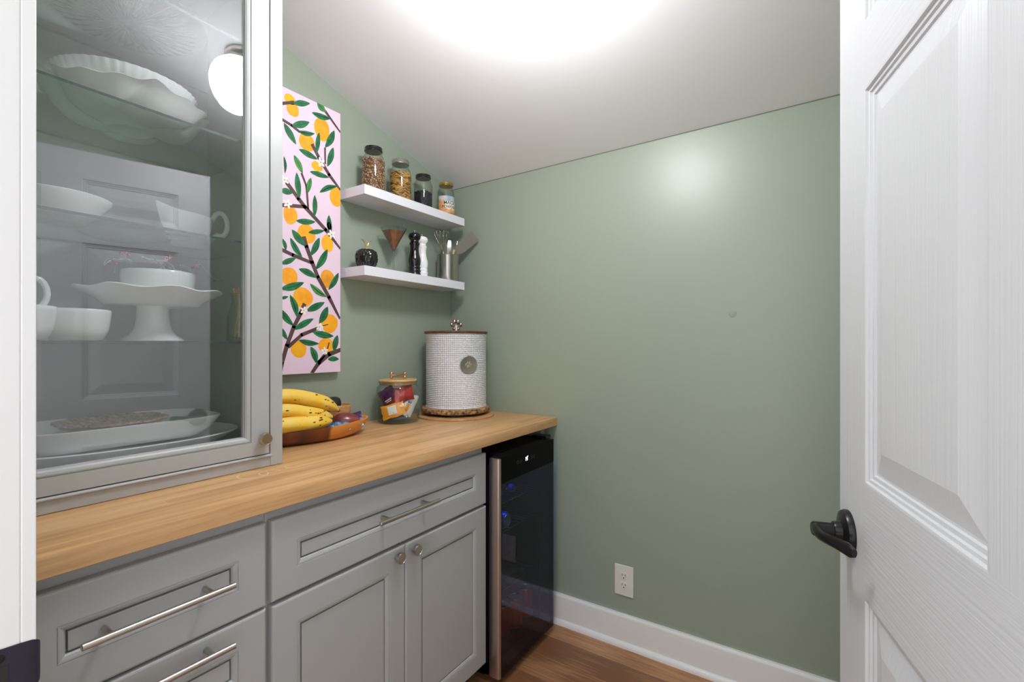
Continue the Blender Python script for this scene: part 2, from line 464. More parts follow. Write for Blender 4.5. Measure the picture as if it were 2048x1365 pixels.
struct(wf.build('wall_front', 'wall'), 'sage green wall around the doorway', 'wall')

wbo = bpy.data.objects['wall_back']
MB().lathe([(0.0, -0.0006), (0.0125, -0.0005), (0.014, 0.0), (0.0, 0.0)], 28, ax=Matrix.Rotation(PI/2, 3, 'Y'), c=(0, -1.3472, 1.3528)).build('filled_patch', 'patch', wbo, smooth=40)
MB().loops([[(-0.0012, YR, zc(0, YR)-0.0035), (0.0, YR, zc(0, YR)-0.0035), (0.0, YR, zc(0, YR)), (-0.0012, YR, zc(0, YR))], [(-0.0012, 0, zc(0, 0)-0.0025), (0.0, 0, zc(0, 0)-0.0025), (0.0, 0, zc(0, 0)), (-0.0012, 0, zc(0, 0))]]).build('ceiling_joint', 'joint', wbo)
# door lining with strike plate
tr = MB()
tr.box(XO-0.012, XW-0.0125, YJ, YJ+0.02, 0, ZH)
tr.box(XW-0.0125, XW, YJ-0.0006, YJ+0.02, 0, ZH)
tr.box(XO-0.012, XW, YR-0.0, YH, 0, ZH)
tr.box(XO-0.012, XW, YR, YJ+0.02, ZH, ZH+0.02)
j = tr.build('trim_1', 'trim', bevel=0.0012)
struct(j, 'white door lining at the left edge with a black strike plate', 'door frame')
ZK = 0.888
# strike plate: flat leaf on the lining, curled lip past its edge
sp = MB()
zz0, zz1 = ZK-0.036, ZK+0.022
pl = [(-1.80, 0), (-1.7745, 0), (-1.770, 0), (-1.756, 0), (-1.748, 0), (-1.744, 0.0012), (-1.7415, 0.0045), (-1.7402, 0.009)]
hh = [1, 1, 0.985, 0.96, 0.93, 0.86, 0.76, 0.62]
zc_ = (zz0+zz1)/2; hf = (zz1-zz0)/2
lo = []
for (px, dy), h in zip(pl, hh):
    yq = YJ-0.0018+dy
    lo.append([(px, yq, zc_-hf*h), (px, yq, zc_+hf*h), (px-0.0006, yq+0.0016, zc_+hf*h), (px-0.0006, yq+0.0016, zc_-hf*h)])
sp.loops(lo)
st = sp.build('strike_plate', 'strike', j, smooth=35)
MB().lathe([(0.0045, 0), (0.0045, 0.0008), (0.003, 0.0014), (0.0, 0.0014)], 16, ax=Matrix.Rotation(PI/2, 3, 'X'), c=(-1.7745, YJ-0.0018, ZK+0.012)).build('screw', 'blackmetal', st, smooth=40)
MB().box(-1.80, -1.7675, YJ-0.0026, YJ-0.0016, ZK-0.024, ZK+0.003).build('latch_slot', 'slot', st)

# baseboard on the back wall, with shoe moulding
bb = MB()
HB = 0.128
prof = [(0.0, 0.0), (-0.016, 0.0), (-0.016, HB-0.012), (-0.014, HB-0.006), (-0.010, HB-0.001), (-0.004, HB), (0.0, HB)]
bb.loops([[(a, -1.94, b) for a, b in prof], [(a, -0.02, b) for a, b in prof]])
bo = bb.build('baseboard_back', 'trim', smooth=30)
struct(bo, 'white baseboard along the foot of the green wall', 'baseboard')
sh = [(-0.016, 0.0), (-0.031, 0.0), (-0.0305, 0.008), (-0.027, 0.015), (-0.021, 0.0195), (-0.016, 0.021)]
MB().loops([[(a, -1.94, b) for a, b in sh], [(a, -0.02, b) for a, b in sh]]).build('shoe_molding', 'trim', bo, smooth=30)

# ------------------------------------------------------------------ six panel door, standing open
DL = 1.0252; DT = 0.035; DH = 2.068
door = thing('door_1', 'white six panel door standing open with a black lever handle', 'door', (-1.75, -1.91, 0.0), math.atan2(0.255, 0.993), kind='structure')
# local: x from hinge (0) to free edge (DL); face toward +y; build facing -y then turn
A_, W_, MM = 0.127, 0.344, 0.12
xs = [DL-A_, DL-A_-W_, DL-A_-W_-MM, DL-A_-2*W_-MM]           # panel edges measured from the hinge
rows = [(1.793, 1.952), (1.0, 1.679), (0.235, 0.803)]
def dbox(x0, x1, z0, z1, nm, mt):
    MB().box(x0, x1, -DT, 0.0, z0, z1).build(nm, mt, door)
dbox(xs[0], DL, 0.012, DH, 'stile', 'door_v'); dbox(0, xs[3], 0.012, DH, 'stile', 'door_v')
rz = [(DH, 1.952), (1.793, 1.679), (1.0, 0.803), (0.235, 0.012)]
for t_, b_ in rz: dbox(xs[3], xs[0], b_, t_, 'rail', 'door_h')
for b_, t_ in rows: dbox(xs[2], xs[1], b_, t_, 'mullion', 'door_v')
pp = [(0.0, 0.0), (0.003, 0.0005), (0.005, 0.0045), (0.010, 0.005), (0.012, 0.008), (0.018, 0.0085), (0.020, 0.0115), (0.024, 0.0115), (0.062, 0.0035), (0.064, 0.003)]
for b_, t_ in rows:
    for x0, x1 in ((xs[1], xs[0]), (xs[3], xs[2])):
        pm = MB()
        for side in (1, -1):
            lo = []
            for i, d in pp:
                yy = -d if side > 0 else -DT+d
                lo.append([(x0+i, yy, b_+i), (x1-i, yy, b_+i), (x1-i, yy, t_-i), (x0+i, yy, t_-i)])
            pm.loops(lo, False, True)
        pm.build('panel', 'door_v', door, fix=False)
# lever set
KS = DL-0.0517
lev = bpy.data.objects.new('lever_handle', None); COL.objects.link(lev); lev.parent = door; lev.location = (KS, 0, ZK); lev['label'] = 'black wave lever on a round rose'
ry = Matrix.Rotation(-PI/2, 3, 'X')
MB().lathe([(0.0, 0.0), (0.0405, 0.0), (0.0405, 0.006), (0.038, 0.0105), (0.030, 0.0125), (0.0185, 0.0145), (0.0175, 0.024), (0.0165, 0.026), (0.0, 0.026)], 40, ax=ry).build('rose', 'blackmetal', lev, smooth=35)
MB().lathe([(0.0, 0.022), (0.0135, 0.022), (0.0135, 0.058), (0.011, 0.061), (0.0, 0.061)], 28, ax=ry).build('neck', 'blackmetal', lev, smooth=35)
lp = []
for i in range(15):
    t = i/14
    lp.append((-0.006-0.108*t, 0.056+0.004*math.sin(t*PI)-0.030*t*t, 0.004-0.002*math.sin(t*2*PI)))
lo = []
for i, p in enumerate(lp):
    t = i/14; hw = 0.0125-0.003*math.sin(t*PI)+0.0005*t; th = 0.007-0.003*t
    if i == 0: hw *= .75
    if i == 14: hw *= .6
    ring = []
    for k in range(12):
        a = 2*PI*k/12
        ring.append((p[0], p[1]+th*math.cos(a), p[2]+hw*math.sin(a)))
    lo.append(ring)
MB().loops(lo).build('lever', 'blackmetal', lev, smooth=50)
MB().lathe([(0.0, 0.0), (0.0405, 0.0), (0.0405, 0.006), (0.030, 0.0125), (0.0165, 0.026), (0.0135, 0.055), (0.0, 0.056)], 24, ax=Matrix.Rotation(PI/2, 3, 'X'), c=(0, -DT, 0)).build('rose', 'blackmetal', lev, smooth=35)

# ------------------------------------------------------------------ ceiling lamp
LX, LY = -0.92, -0.98
nrm = Vector((-CX, -CY, 1)).normalized()
q = Vector((0, 0, 1)).rotation_difference(nrm)
lamp = thing('ceiling_lamp', 'lit white globe lamp on a nickel collar fixed to the sloping ceiling', 'lamp', (LX, LY, zc(LX, LY)), rot=q.to_euler())
MB().lathe([(0.0, 0.0), (0.083, 0.0), (0.085, -0.006), (0.083, -0.020), (0.079, -0.026), (0.077, -0.040), (0.0, -0.040)], 48).build('collar', 'nickel', lamp, smooth=35)
MB().lathe([(0.0, -0.038), (0.070, -0.038), (0.088, -0.050), (0.102, -0.070), (0.107, -0.095), (0.104, -0.120), (0.094, -0.147), (0.076, -0.175), (0.050, -0.200), (0.022, -0.214), (0.0, -0.217)], 48).build('globe', 'globe', lamp, smooth=60)

# ------------------------------------------------------------------ base cabinets
YF = -0.605                                     # door and drawer faces
FRONT = [(0.0, 0.019), (0.0, 0.006), (0.0008, 0.003), (0.0028, 0.0010), (0.0055, 0.0)]
def front_prof(rim):
    return FRONT + [(rim, 0.0), (rim+0.0006, 0.0016), (rim+0.0020, 0.0016), (rim+0.0028, 0.0003), (rim+0.0060, 0.0010), (rim+0.0100, 0.0030), (rim+0.0125, 0.0058),
                    (rim+0.0127, 0.0160), (rim+0.0157, 0.0160), (rim+0.0160, 0.0058), (rim+0.0185, 0.0052)]
def front(name, x0, x1, z0, z1, parent):
    return MB().rect_rings(x0, x1, z0, z1, front_prof(0.0595), YF).build(name, 'cab', parent)
def bar_pull(parent, xc, zq, length, yb=YF):
    h = MB()
    y = yb-0.034
    h.tube([(xc-length/2, y, zq), (xc-length/2+0.001, y, zq), (xc+length/2-0.001, y, zq), (xc+length/2, y, zq)], [0.0048, 0.006, 0.006, 0.0048], 16)
    for s in (-1, 1):
        h.tube([(xc+s*(length/2-0.04), yb+0.004, zq), (xc+s*(length/2-0.04), y, zq)], 0.005, 12)
    return h.build('bar_pull', 'nickel', parent, smooth=40)
def round_knob(parent, xk, zk, yb, m='nickel', R=0.0155):
    ax = Matrix.Rotation(PI/2, 3, 'X')
    return MB().lathe([(0.0, 0.0), (0.008, 0.0), (0.007, 0.006), (0.0075, 0.010), (R*0.93, 0.0115), (R, 0.0135), (R, 0.0225), (R*0.95, 0.0245), (R*0.86, 0.0247), (R*0.83, 0.0238), (0.0, 0.0234)], 32, ax=ax, c=(xk, yb, zk)).build('knob', m, parent, smooth=30)

dc = thing('drawer_cabinet', 'grey base cabinet of stacked drawers below the glass display cabinet', 'cabinet', (0, 0, 0))
b = MB()
b.box(-1.740, -1.3165, -0.585, -0.02, 0.085, 0.8755)
b.build('carcass', 'cab', dc)
MB().box(-1.740, -1.3165, -0.53, -0.50, 0.0, 0.085).build('toe_kick', 'black', dc)
for z0, z1, zp in ((0.6640, 0.8470, 0.755), (0.4700, 0.6590, 0.634), (0.0850, 0.4650, 0.440)):
    d = front('drawer_front', -1.7240, -1.3215, z0, z1, dc)
    bar_pull(d, -1.5235, zp, 0.238)

rc = thing('base_cabinet', 'grey base cabinet with one wide drawer over two doors, beside the fridge', 'cabinet', (0, 0, 0))
b = MB(); b.box(-1.3155, -0.512, -0.585, -0.02, 0.085, 0.8755); b.build('carcass', 'cab', rc)
MB().box(-1.3155, -0.520, -0.53, -0.50, 0.0, 0.085).build('toe_kick', 'black', rc)
d = front('drawer_front', -1.3090, -0.5090, 0.6645, 0.8470, rc); bar_pull(d, -0.9135, 0.760, 0.236)
d = front('door', -1.3090, -0.9085, 0.0850, 0.6560, rc); round_knob(d, -0.942, 0.6315, YF)
d = front('door', -0.9062, -0.5090, 0.0850, 0.6560, rc); round_knob(d, -0.8764, 0.6315, YF)

# worktop
HT = 0.914; TT = 0.0376; YC = -0.6246
wt = MB()
pr = [(0.0, HT), (0.0, HT-TT), (YC+0.0015, HT-TT), (YC, HT-TT+0.0015), (YC, HT-0.004), (YC+0.0012, HT-0.0012), (YC+0.004, HT)]
wt.loops([[(-1.743, a-0.002 if a == 0 else a, z) for a, z in pr], [(-0.0015, a-0.002 if a == 0 else a, z) for a, z in pr]])
tag(wt.build('wooden_worktop', 'top', smooth=25), 'long butcher block worktop across the cabinets and fridge', 'worktop')
# wall cleat carrying the worktop end, above and behind the fridge
cl = MB().box(-0.034, -0.0015, -0.560, -0.06, 0.10, 0.8755).build('end_panel', 'cab', bevel=0.001)
tag(cl, 'narrow pale end panel on the green wall beside the fridge under the worktop', 'panel')

# ------------------------------------------------------------------ beverage fridge
FX0, FX1, FY = -0.495, -0.085, -0.652
fr = thing('beverage_fridge', 'black glass door drinks fridge under the end of the worktop', 'fridge', (0, 0, 0))
b = MB()
b.box(FX0+0.004, FX0+0.03, -0.598, -0.06, 0.03, 0.835); b.box(FX1-0.03, FX1-0.003, -0.598, -0.06, 0.03, 0.835)
b.box(FX0+0.004, FX1-0.003, -0.598, -0.06, 0.80, 0.835); b.box(FX0+0.004, FX1-0.003, -0.598, -0.06, 0.03, 0.075)
b.box(FX0+0.004, FX1-0.003, -0.085, -0.06, 0.03, 0.835)
b.build('body', 'black', fr)
MB().box(FX0+0.03, FX1-0.03, -0.56, -0.10, 0.0, 0.03).build('base', 'black', fr)
dr = MB()
dr.box(FX0+0.012, FX1, FY+0.004, -0.606, 0.738, 0.832); dr.box(FX0+0.012, FX1, FY+0.004, -0.606, 0.030, 0.055)
dr.box(FX0+0.012, FX0+0.022, FY+0.004, -0.606, 0.055, 0.738); dr.box(FX1-0.036, FX1, FY+0.004, -0.606, 0.055, 0.738)
dob = dr.build('door_frame', 'black', fr)
MB().box(FX0+0.013, FX1, FY, FY+0.004, 0.736, 0.832).build('control_band', 'fridgeband', dob, bevel=0.0006, bseg=1)
MB().box(FX0+0.013, FX1, FY, FY+0.004, 0.030, 0.7355).build('door_glass', 'fridgeglass', dob)
hp = [(FX0+0.013, FY+0.001), (FX0+0.008, FY+0.001), (FX0+0.003, FY+0.004), (FX0+0.0005, FY+0.010), (FX0, FY+0.018), (FX0, -0.612), (FX0+0.004, -0.604), (FX0+0.013, -0.604)]
MB().loops([[(a, c, 0.030) for a, c in hp], [(a, c, 0.826) for a, c in hp]]).build('handle_strip', 'alu', fr, smooth=40)
MB().box(FX1-0.03, FX1+0.012, -0.63, -0.56, 0.834, 0.846).build('hinge', 'black', fr)
# lit digits on the band: seven segment strokes
dg = MB()
def seg(x, z, w_, h_): dg.box(x, x+w_, FY-0.0004, FY+0.0002, z, z+h_)
def seven(x, z, on, s=0.011):
    t = 0.0021
    S = {'a': (x, z+2*s, s, t), 'g': (x, z+s, s, t), 'd': (x, z, s, t), 'f': (x, z+s, t, s), 'e': (x, z, t, s), 'b': (x+s-t, z+s, t, s), 'c': (x+s-t, z, t, s)}
    for o_ in on: seg(*S[o_])
seven(-0.314, 0.785, 'fgbe', 0.0072); seven(-0.3035, 0.785, 'afe', 0.0072)
dg.build('display_digits', 'digit', dob)
for xi in (-0.372, -0.350, -0.270, -0.250):
    ic = MB()
    ax = Matrix.Rotation(PI/2, 3, 'X')
    for k in range(10):
        a = 2*PI*k/10; r0, r1 = 0.0060, 0.0074; a2 = a+2*PI/10
        ic.add([(xi+r0*math.cos(a), FY-0.0003, 0.791+r0*math.sin(a)), (xi+r1*math.cos(a), FY-0.0003, 0.791+r1*math.sin(a)), (xi+r1*math.cos(a2), FY-0.0003, 0.791+r1*math.sin(a2)), (xi+r0*math.cos(a2), FY-0.0003, 0.791+r0*math.sin(a2))], [(0, 1, 2, 3)])
    ic.box(xi-0.003, xi+0.003, FY-0.0003, FY, 0.7905, 0.7915)
    ic.build('touch_icon', 'icon', dob)
MB().box(FX0+0.06, FX1-0.06, -0.590, -0.580, 0.790, 0.7985).build('light_strip', 'led', fr)
for zr in (0.6255, 0.513, 0.285):
    rk = MB()
    for i in range(14):
        xr = FX0+0.045+i*(FX1-FX0-0.09)/13
        rk.tube([(xr, -0.585, zr), (xr, -0.10, zr)], 0.0016, 6)
    for yr in (-0.585, -0.34, -0.10): rk.tube([(FX0+0.032, yr, zr-0.003), (FX1-0.032, yr, zr-0.003)], 0.002, 6)
    rk.build('wire_rack', 'steel', fr, smooth=60)

def can(name, label, m, loc, rot, group=None):
    t = thing(name, label, 'can', loc, rot=rot, group=group)
    MB().lathe([(0.0, 0.0), (0.024, 0.0), (0.0265, 0.004), (0.033, 0.010), (0.033, 0.110), (0.0275, 0.120), (0.0, 0.1195)], 28).build('body', m, t, smooth=35)
    MB().lathe([(0.0, 0.1185), (0.0225, 0.1185), (0.024, 0.1225), (0.0265, 0.1225), (0.0272, 0.1200), (0.0, 0.1195)], 28).build('lid', 'canend', t, smooth=35)
    return t
can('drink_can', 'blue drink can lying on its side on the upper fridge rack', 'bluecan', (-0.352, -0.465, 0.548), (PI/2, 0, 0.05))
for (cx_, cy_), lb in (((-0.325, -0.548), 'red drink can on the fridge floor nearest the silver handle'), ((-0.247, -0.556), 'red drink can on the fridge floor, middle of the three'), ((-0.155, -0.553), 'red drink can on the fridge floor nearest the green wall')):
    can('drink_can', lb, 'redcan', (cx_, cy_, 0.0755), (0, 0, 0), 'red cans at the bottom of the fridge')
bt = thing('beer_bottle', 'brown bottle with a pale label lying on the lowest fridge rack', 'bottle', (-0.415, -0.492, 0.331), rot=Vector((0.185, -0.075, -0.026)).to_track_quat('Z', 'Y').to_euler())
MB().lathe([(0.0, 0.0), (0.028, 0.0), (0.030, 0.004), (0.030, 0.110), (0.026, 0.132), (0.0145, 0.165), (0.0125, 0.205), (0.0, 0.205)], 28).build('glass', 'beerglass', bt, smooth=40)
MB().lathe([(0.0303, 0.03), (0.0306, 0.03), (0.0306, 0.095), (0.0303, 0.095)], 28).build('label', 'beerlabel', bt, smooth=40)
MB().lathe([(0.0, 0.2055), (0.0140, 0.203), (0.0142, 0.210), (0.0, 0.2125)], 20).build('cap', 'canend', bt, smooth=40)
for i, (bx, lb) in enumerate(((-0.385, 'clear bottle lying on the top fridge rack nearest the silver handle'), (-0.290, 'clear bottle lying on the top fridge rack, second from the silver handle'))):
    bt = thing('water_bottle', lb, 'bottle', (bx, -0.36, 0.660), rot=(PI/2, 0, 0))
    MB().lathe([(0.0, 0.0), (0.030, 0.0), (0.032, 0.006), (0.032, 0.13), (0.024, 0.16), (0.013, 0.18), (0.013, 0.205), (0.0, 0.205)], 24).build('body', 'crystal', bt, smooth=40)
    MB().lathe([(0.0, 0.205), (0.0145, 0.202), (0.0145, 0.221), (0.0, 0.222)], 20).build('cap', 'bluecan', bt, smooth=40)

# ------------------------------------------------------------------ glass fronted wall cabinet standing on the worktop
UX0, UX1, UY, UZ1 = -1.741, -1.1553, -0.3885, 2.285
uc = thing('display_cabinet', 'grey glass fronted cabinet of white dishes standing on the worktop', 'cabinet', (0, 0, 0))
MB().box(UX1-0.020, UX1, UY+0.019, -0.003, HT+0.001, UZ1).build('side_panel', 'cab', uc)
MB().box(UX0, UX0+0.018, UY+0.019, -0.003, HT+0.001, UZ1).build('side_panel', 'cab', uc)
MB().box(UX0+0.018, UX1-0.020, UY+0.019, -0.003, 0.946, 0.964).build('bottom_panel', 'cabin', uc)
MB().box(UX0+0.018, UX1-0.020, UY+0.019, -0.003, UZ1-0.018, UZ1).build('top_panel', 'cabin', uc)
MB().box(UX0+0.018, UX1-0.020, -0.009, -0.003, 0.964, UZ1-0.018).build('back_panel', 'cabin', uc)
ff = MB()
ff.box(-1.1890, UX1, UY, UY+0.019, HT+0.001, UZ1); ff.box(UX0, -1.706, UY, UY+0.019, HT+0.001, UZ1)
ff.box(-1.706, -1.1890, UY+0.0015, UY+0.019, HT+0.001, 0.9395); ff.box(-1.706, -1.1890, UY, UY+0.019, 2.245, UZ1)
fo = ff.build('face_frame', 'cab', uc, bevel=0.0007, bseg=1)
# rounded bead under the door
bp = [(UY+0.010, 0.9395), (UY-0.001, 0.9395), (UY-0.0035, 0.9410), (UY-0.0042, 0.9435), (UY-0.003, 0.9458), (UY+0.0005, 0.9470), (UY+0.010, 0.9470)]
MB().loops([[(-1.706, a, c) for a, c in bp], [(-1.1865, a, c) for a, c in bp]]).build('bead', 'cab', fo, smooth=50)
DX0, DX1, DZ0, DZ1 = -1.7040, -1.1920, 0.9490, 2.243
GX0, GX1, GZ0, GZ1 = -1.640, -1.2562, 1.0009, 2.178
dprof = [(0.0, 0.019), (0.0, 0.0012), (0.0012, 0.0)]
cd = MB()
# frame as rings: outer edge -> flat -> groove -> bead -> glass rebate
def ring(i0, i1, y0, y1, first=False): pass
rims = [((0, 0, 0, 0), 0.019), ((0, 0, 0, 0), 0.0012), ((0.0012,)*4, 0.0)]
def rr(l, r, b_, t_, y): return [(DX0+l, UY+y, DZ0+b_), (DX1-r, UY+y, DZ0+b_), (DX1-r, UY+y, DZ1-t_), (DX0+l, UY+y, DZ1-t_)]
S0 = (GX0-DX0, DX1-GX1, GZ0-DZ0, DZ1-GZ1)
def off(d): return tuple(s-d for s in S0)
lo = [rr(0, 0, 0, 0, 0.019), rr(0, 0, 0, 0, 0.0012), rr(.0012, .0012, .0012, .0012, 0.0), rr(*off(0.0168), 0.0), rr(*off(0.0163), 0.0030), rr(*off(0.0143), 0.0030), rr(*off(0.0138), 0.0006),
      rr(*off(0.0110), 0.0002), rr(*off(0.0060), 0.0016), rr(*off(0.0025), 0.0048), rr(*off(0.0010), 0.0095), rr(*off(0.0), 0.0100), rr(*off(0.0), 0.019), rr(0, 0, 0, 0, 0.019)]
cd.loops(lo, False, False)
cdo = cd.build('door', 'cab', uc)
MB().box(GX0-0.004, GX1+0.004, UY+0.0110, UY+0.0145, GZ0-0.004, GZ1+0.004).build('glass_pane', 'pane', cdo)
round_knob(cdo, -1.2125, 0.9920, UY, 'champagne', 0.0158)
SH = [1.2475, 1.5085, 1.7690, 2.0300]            # tops of the glass shelves
for z in SH:
    s = MB(); s.box(UX0+0.019, UX1-0.021, -0.3645, -0.012, z-0.006, z)
    so = s.build('glass_shelf', ['clear', 'shelfedge'], uc)
    for p in so.data.polygons:
        if abs(p.normal.y) > 0.5: p.material_index = 1

# ------------------------------------------------------------------ painting
ORANGES = [(-213, 986, 22, 18, 1), (-202, 956, 24, 28, 0), (-83, 927, 33, 43, 0), (-146, 857, 32, 34, 0), (-104, 780, 23, 19, 1), (-21, 686, 28, 39, 0), (-211, 572, 27, 34, 0), (-148, 516, 37, 36, 0), (-59, 497, 26, 34, 1), (-217, 351, 35, 32, 0), (-59, 361, 30, 35, 2), (-162, 280, 40, 37, 0), (-49, 189, 36, 37, 0), (-178, 91, 31, 32, 1), (-65, 105, 34, 28, 0),
    (-330, 900, 34, 36, 0), (-300, 760, 32, 34, 1), (-360, 640, 35, 35, 0), (-320, 470, 33, 36, 0), (-365, 330, 30, 32, 1), (-300, 180, 35, 35, 0), (-350, 60, 32, 33, 0)]
LEAVES = [(-202, 976, -133, 1005, 19), (-127, 974, -44, 984, 20), (-104, 1022, -66, 1000, 25), (-206, 895, -135, 935, 22), (-182, 883, -113, 900, 16), (-236, 893, -189, 832, 23), (-95, 912, -106, 827, 17), (-28, 944, -70, 862, 23), (-179, 819, -101, 807, 21), (-33, 876, -60, 792, 22), (-135, 751, -51, 753, 18), (-198, 792, -163, 734, 21), (-187, 732, -176, 638, 21), (-129, 730, -142, 669, 17), (-94, 684, -14, 730, 18), (-236, 775, -232, 714, 10), (-249, 649, -202, 653, 20), (-114, 670, -116, 585, 18), (-190, 556, -110, 569, 19), (-53, 608, -44, 530, 20), (-206, 521, -152, 470, 24), (-212, 491, -164, 425, 20), (-94, 513, -132, 437, 22), (-141, 523, -72, 544, 16), (-59, 475, -111, 389, 24), (-249, 391, -189, 422, 17), (-241, 482, -228, 442, 13), (-179, 383, -104, 359, 22), (-134, 334, -62, 290, 21), (-249, 303, -157, 336, 24), (-9, 391, -56, 318, 20), (-249, 269, -219, 279, 10), (-213, 286, -184, 204, 22), (-149, 231, -71, 270, 23), (-249, 233, -199, 175, 21), (-196, 161, -118, 205, 21), (-58, 254, -96, 185, 26), (-123, 154, -31, 140, 23), (-180, 124, -95, 111, 19), (-14, 145, -31, 79, 23), (-131, 100, -105, 35, 23), (-58, 51, -7, 50, 18), (-245, 167, -222, 124, 15), (-54, 583, -47, 547, 18),
    (-330, 980, -270, 1000, 20), (-380, 840, -320, 810, 21), (-280, 700, -330, 690, 20), (-390, 540, -330, 560, 20), (-300, 400, -370, 410, 20), (-390, 230, -330, 250, 20), (-270, 100, -310, 50, 20)]
BRANCHES = [([(-247, 956), (-198, 982)], 11), ([(-247, 903), (-206, 895), (-178, 884)], 11), ([(-67, 1001), (-1, 949)], 12), ([(-123, 853), (-96, 815), (-52, 764), (-1, 722)], 15), ([(-70, 860), (-69, 802)], 8), ([(-226, 685), (-180, 639), (-153, 614), (-67, 548), (-1, 490)], 16), ([(-167, 733), (-148, 693), (-141, 611)], 9), ([(-247, 599), (-157, 615)], 14), ([(-247, 443), (-202, 430), (-132, 414)], 14), ([(-158, 500), (-148, 470), (-125, 415), (-101, 363), (-52, 290), (-2, 214)], 17), ([(-157, 254), (-171, 222), (-198, 171), (-224, 105), (-243, 41)], 16), ([(-217, 101), (-167, 143), (-106, 167)], 14), ([(-79, 179), (-57, 185)], 4), ([(-122, 2), (-96, 39), (-52, 70), (-1, 85)], 19), ([(-96, 41), (-74, 66)], 13), ([(-59, 92), (-52, 114)], 6),
    ([(-247, 956), (-320, 930), (-400, 940)], 12), ([(-247, 599), (-330, 610), (-400, 570)], 14), ([(-247, 443), (-340, 420), (-400, 360)], 14), ([(-243, 41), (-250, 4)], 15)]
FLOWERS = [(-89, 800, 19), (-234, 691, 17), (-222, 610, 17), (-42, 535, 18), (-159, 233, 15), (-94, 174, 16), (-72, 83, 15)]
PX, PZ, PYF = -0.700, 1.1325, -0.030
pt = thing('fruit_painting', 'tall pink canvas painted with oranges, green leaves and white blossoms', 'painting', (PX, 0, PZ))
MB().box(-0.406, 0.0, PYF, -0.0015, 0.0, 1.0205).build('canvas', 'canvas', pt, bevel=0.0015)
def inx(v): return min(max(v, -0.4055), -0.0005)
def inz(v): return min(max(v, 0.0005), 1.0200)
class Paint:
    def __init__(self): self.b = MB()
    def poly(self, pts, y, mi=0):
        n = len(pts); c = (sum(p[0] for p in pts)/n, sum(p[1] for p in pts)/n)
        vs = [(inx(c[0]/1000), PYF-y, inz(c[1]/1000))]+[(inx(p[0]/1000), PYF-y, inz(p[1]/1000)) for p in pts]
        self.b.add(vs, [(0, i+1, (i+1) % n+1) for i in range(n)], mi)
rg = random.Random(11)
for x_, z_, a_, b_, t_ in ORANGES:
    pts = []
    ph = rg.uniform(0, 6)
    for i in range(26):
        an = 2*PI*i/26; w_ = 1+0.035*math.sin(3*an+ph)
        pts.append((x_+a_*w_*math.cos(an), z_+b_*w_*math.sin(an)))
    po = Paint(); po.poly(pts, 0.0002); po.b.build('painted_orange', ('orange', 'yellow', 'umber')[t_], pt, fix=False)
for pts, wd in BRANCHES:
    pb = Paint()
    for (xa, za), (xb, zb) in zip(pts, pts[1:]):
        dx, dz = xb-xa, zb-za; L_ = math.hypot(dx, dz); nx, nz = -dz/L_*wd/2, dx/L_*wd/2; ex, ez = dx/L_*wd*0.3, dz/L_*wd*0.3
        pb.poly([(xa+nx-ex, za+nz-ez), (xa-nx-ex, za-nz-ez), (xb-nx*0.9+ex, zb-nz*0.9+ez), (xb+nx*0.9+ex, zb+nz*0.9+ez)], 0.0004)
    pb.b.build('painted_branch', 'bark', pt, fix=False)
for k, (xa, za, xb, zb, wd) in enumerate(LEAVES):
    dx, dz = xb-xa, zb-za; L_ = math.hypot(dx, dz); nx, nz = -dz/L_, dx/L_; bend = rg.uniform(-0.06, 0.06)*L_
    up, dn, ve, vd = [], [], [], []
    for i in range(11):
        t = i/10; w_ = wd*0.57*(math.sin(PI*t)**0.8)*(1.1-0.2*t); o_ = bend*math.sin(PI*t)
        up.append((xa+dx*t+nx*(w_+o_), za+dz*t+nz*(w_+o_))); dn.append((xa+dx*t+nx*(-w_+o_), za+dz*t+nz*(-w_+o_)))
        v_ = wd*0.045*math.sin(PI*t)
        ve.append((xa+dx*t+nx*(v_+o_), za+dz*t+nz*(v_+o_))); vd.append((xa+dx*t+nx*(-v_+o_), za+dz*t+nz*(-v_+o_)))
    pl_ = Paint(); pl_.poly(up+dn[::-1][1:-1], 0.0006, 1 if k in (2, 11, 13, 28) else 0)
    pl_.poly(ve+vd[::-1][1:-1], 0.0008, 2); pl_.b.build('painted_leaf', ['leaf', 'leaf_l', 'leafvein'], pt, fix=False)
for x_, z_, r_ in FLOWERS:
    a0 = rg.uniform(0, 6); pf = Paint()
    for i in range(5):
        a = a0+2*PI*i/5; cx_, cz_ = x_+0.55*r_*math.cos(a), z_+0.55*r_*math.sin(a); pts = []
        for q_ in range(10):
            an = 2*PI*q_/10; u, v = 0.5*r_*math.cos(an), 0.27*r_*math.sin(an)
            pts.append((cx_+u*math.cos(a)-v*math.sin(a), cz_+u*math.sin(a)+v*math.cos(a)))
        pf.poly(pts, 0.0010)
    pf.poly([(x_+0.16*r_*math.cos(2*PI*q_/8), z_+0.16*r_*math.sin(2*PI*q_/8)) for q_ in range(8)], 0.0012, 1)
    pf.b.build('painted_blossom', ['petal', 'stamen'], pt, fix=False)

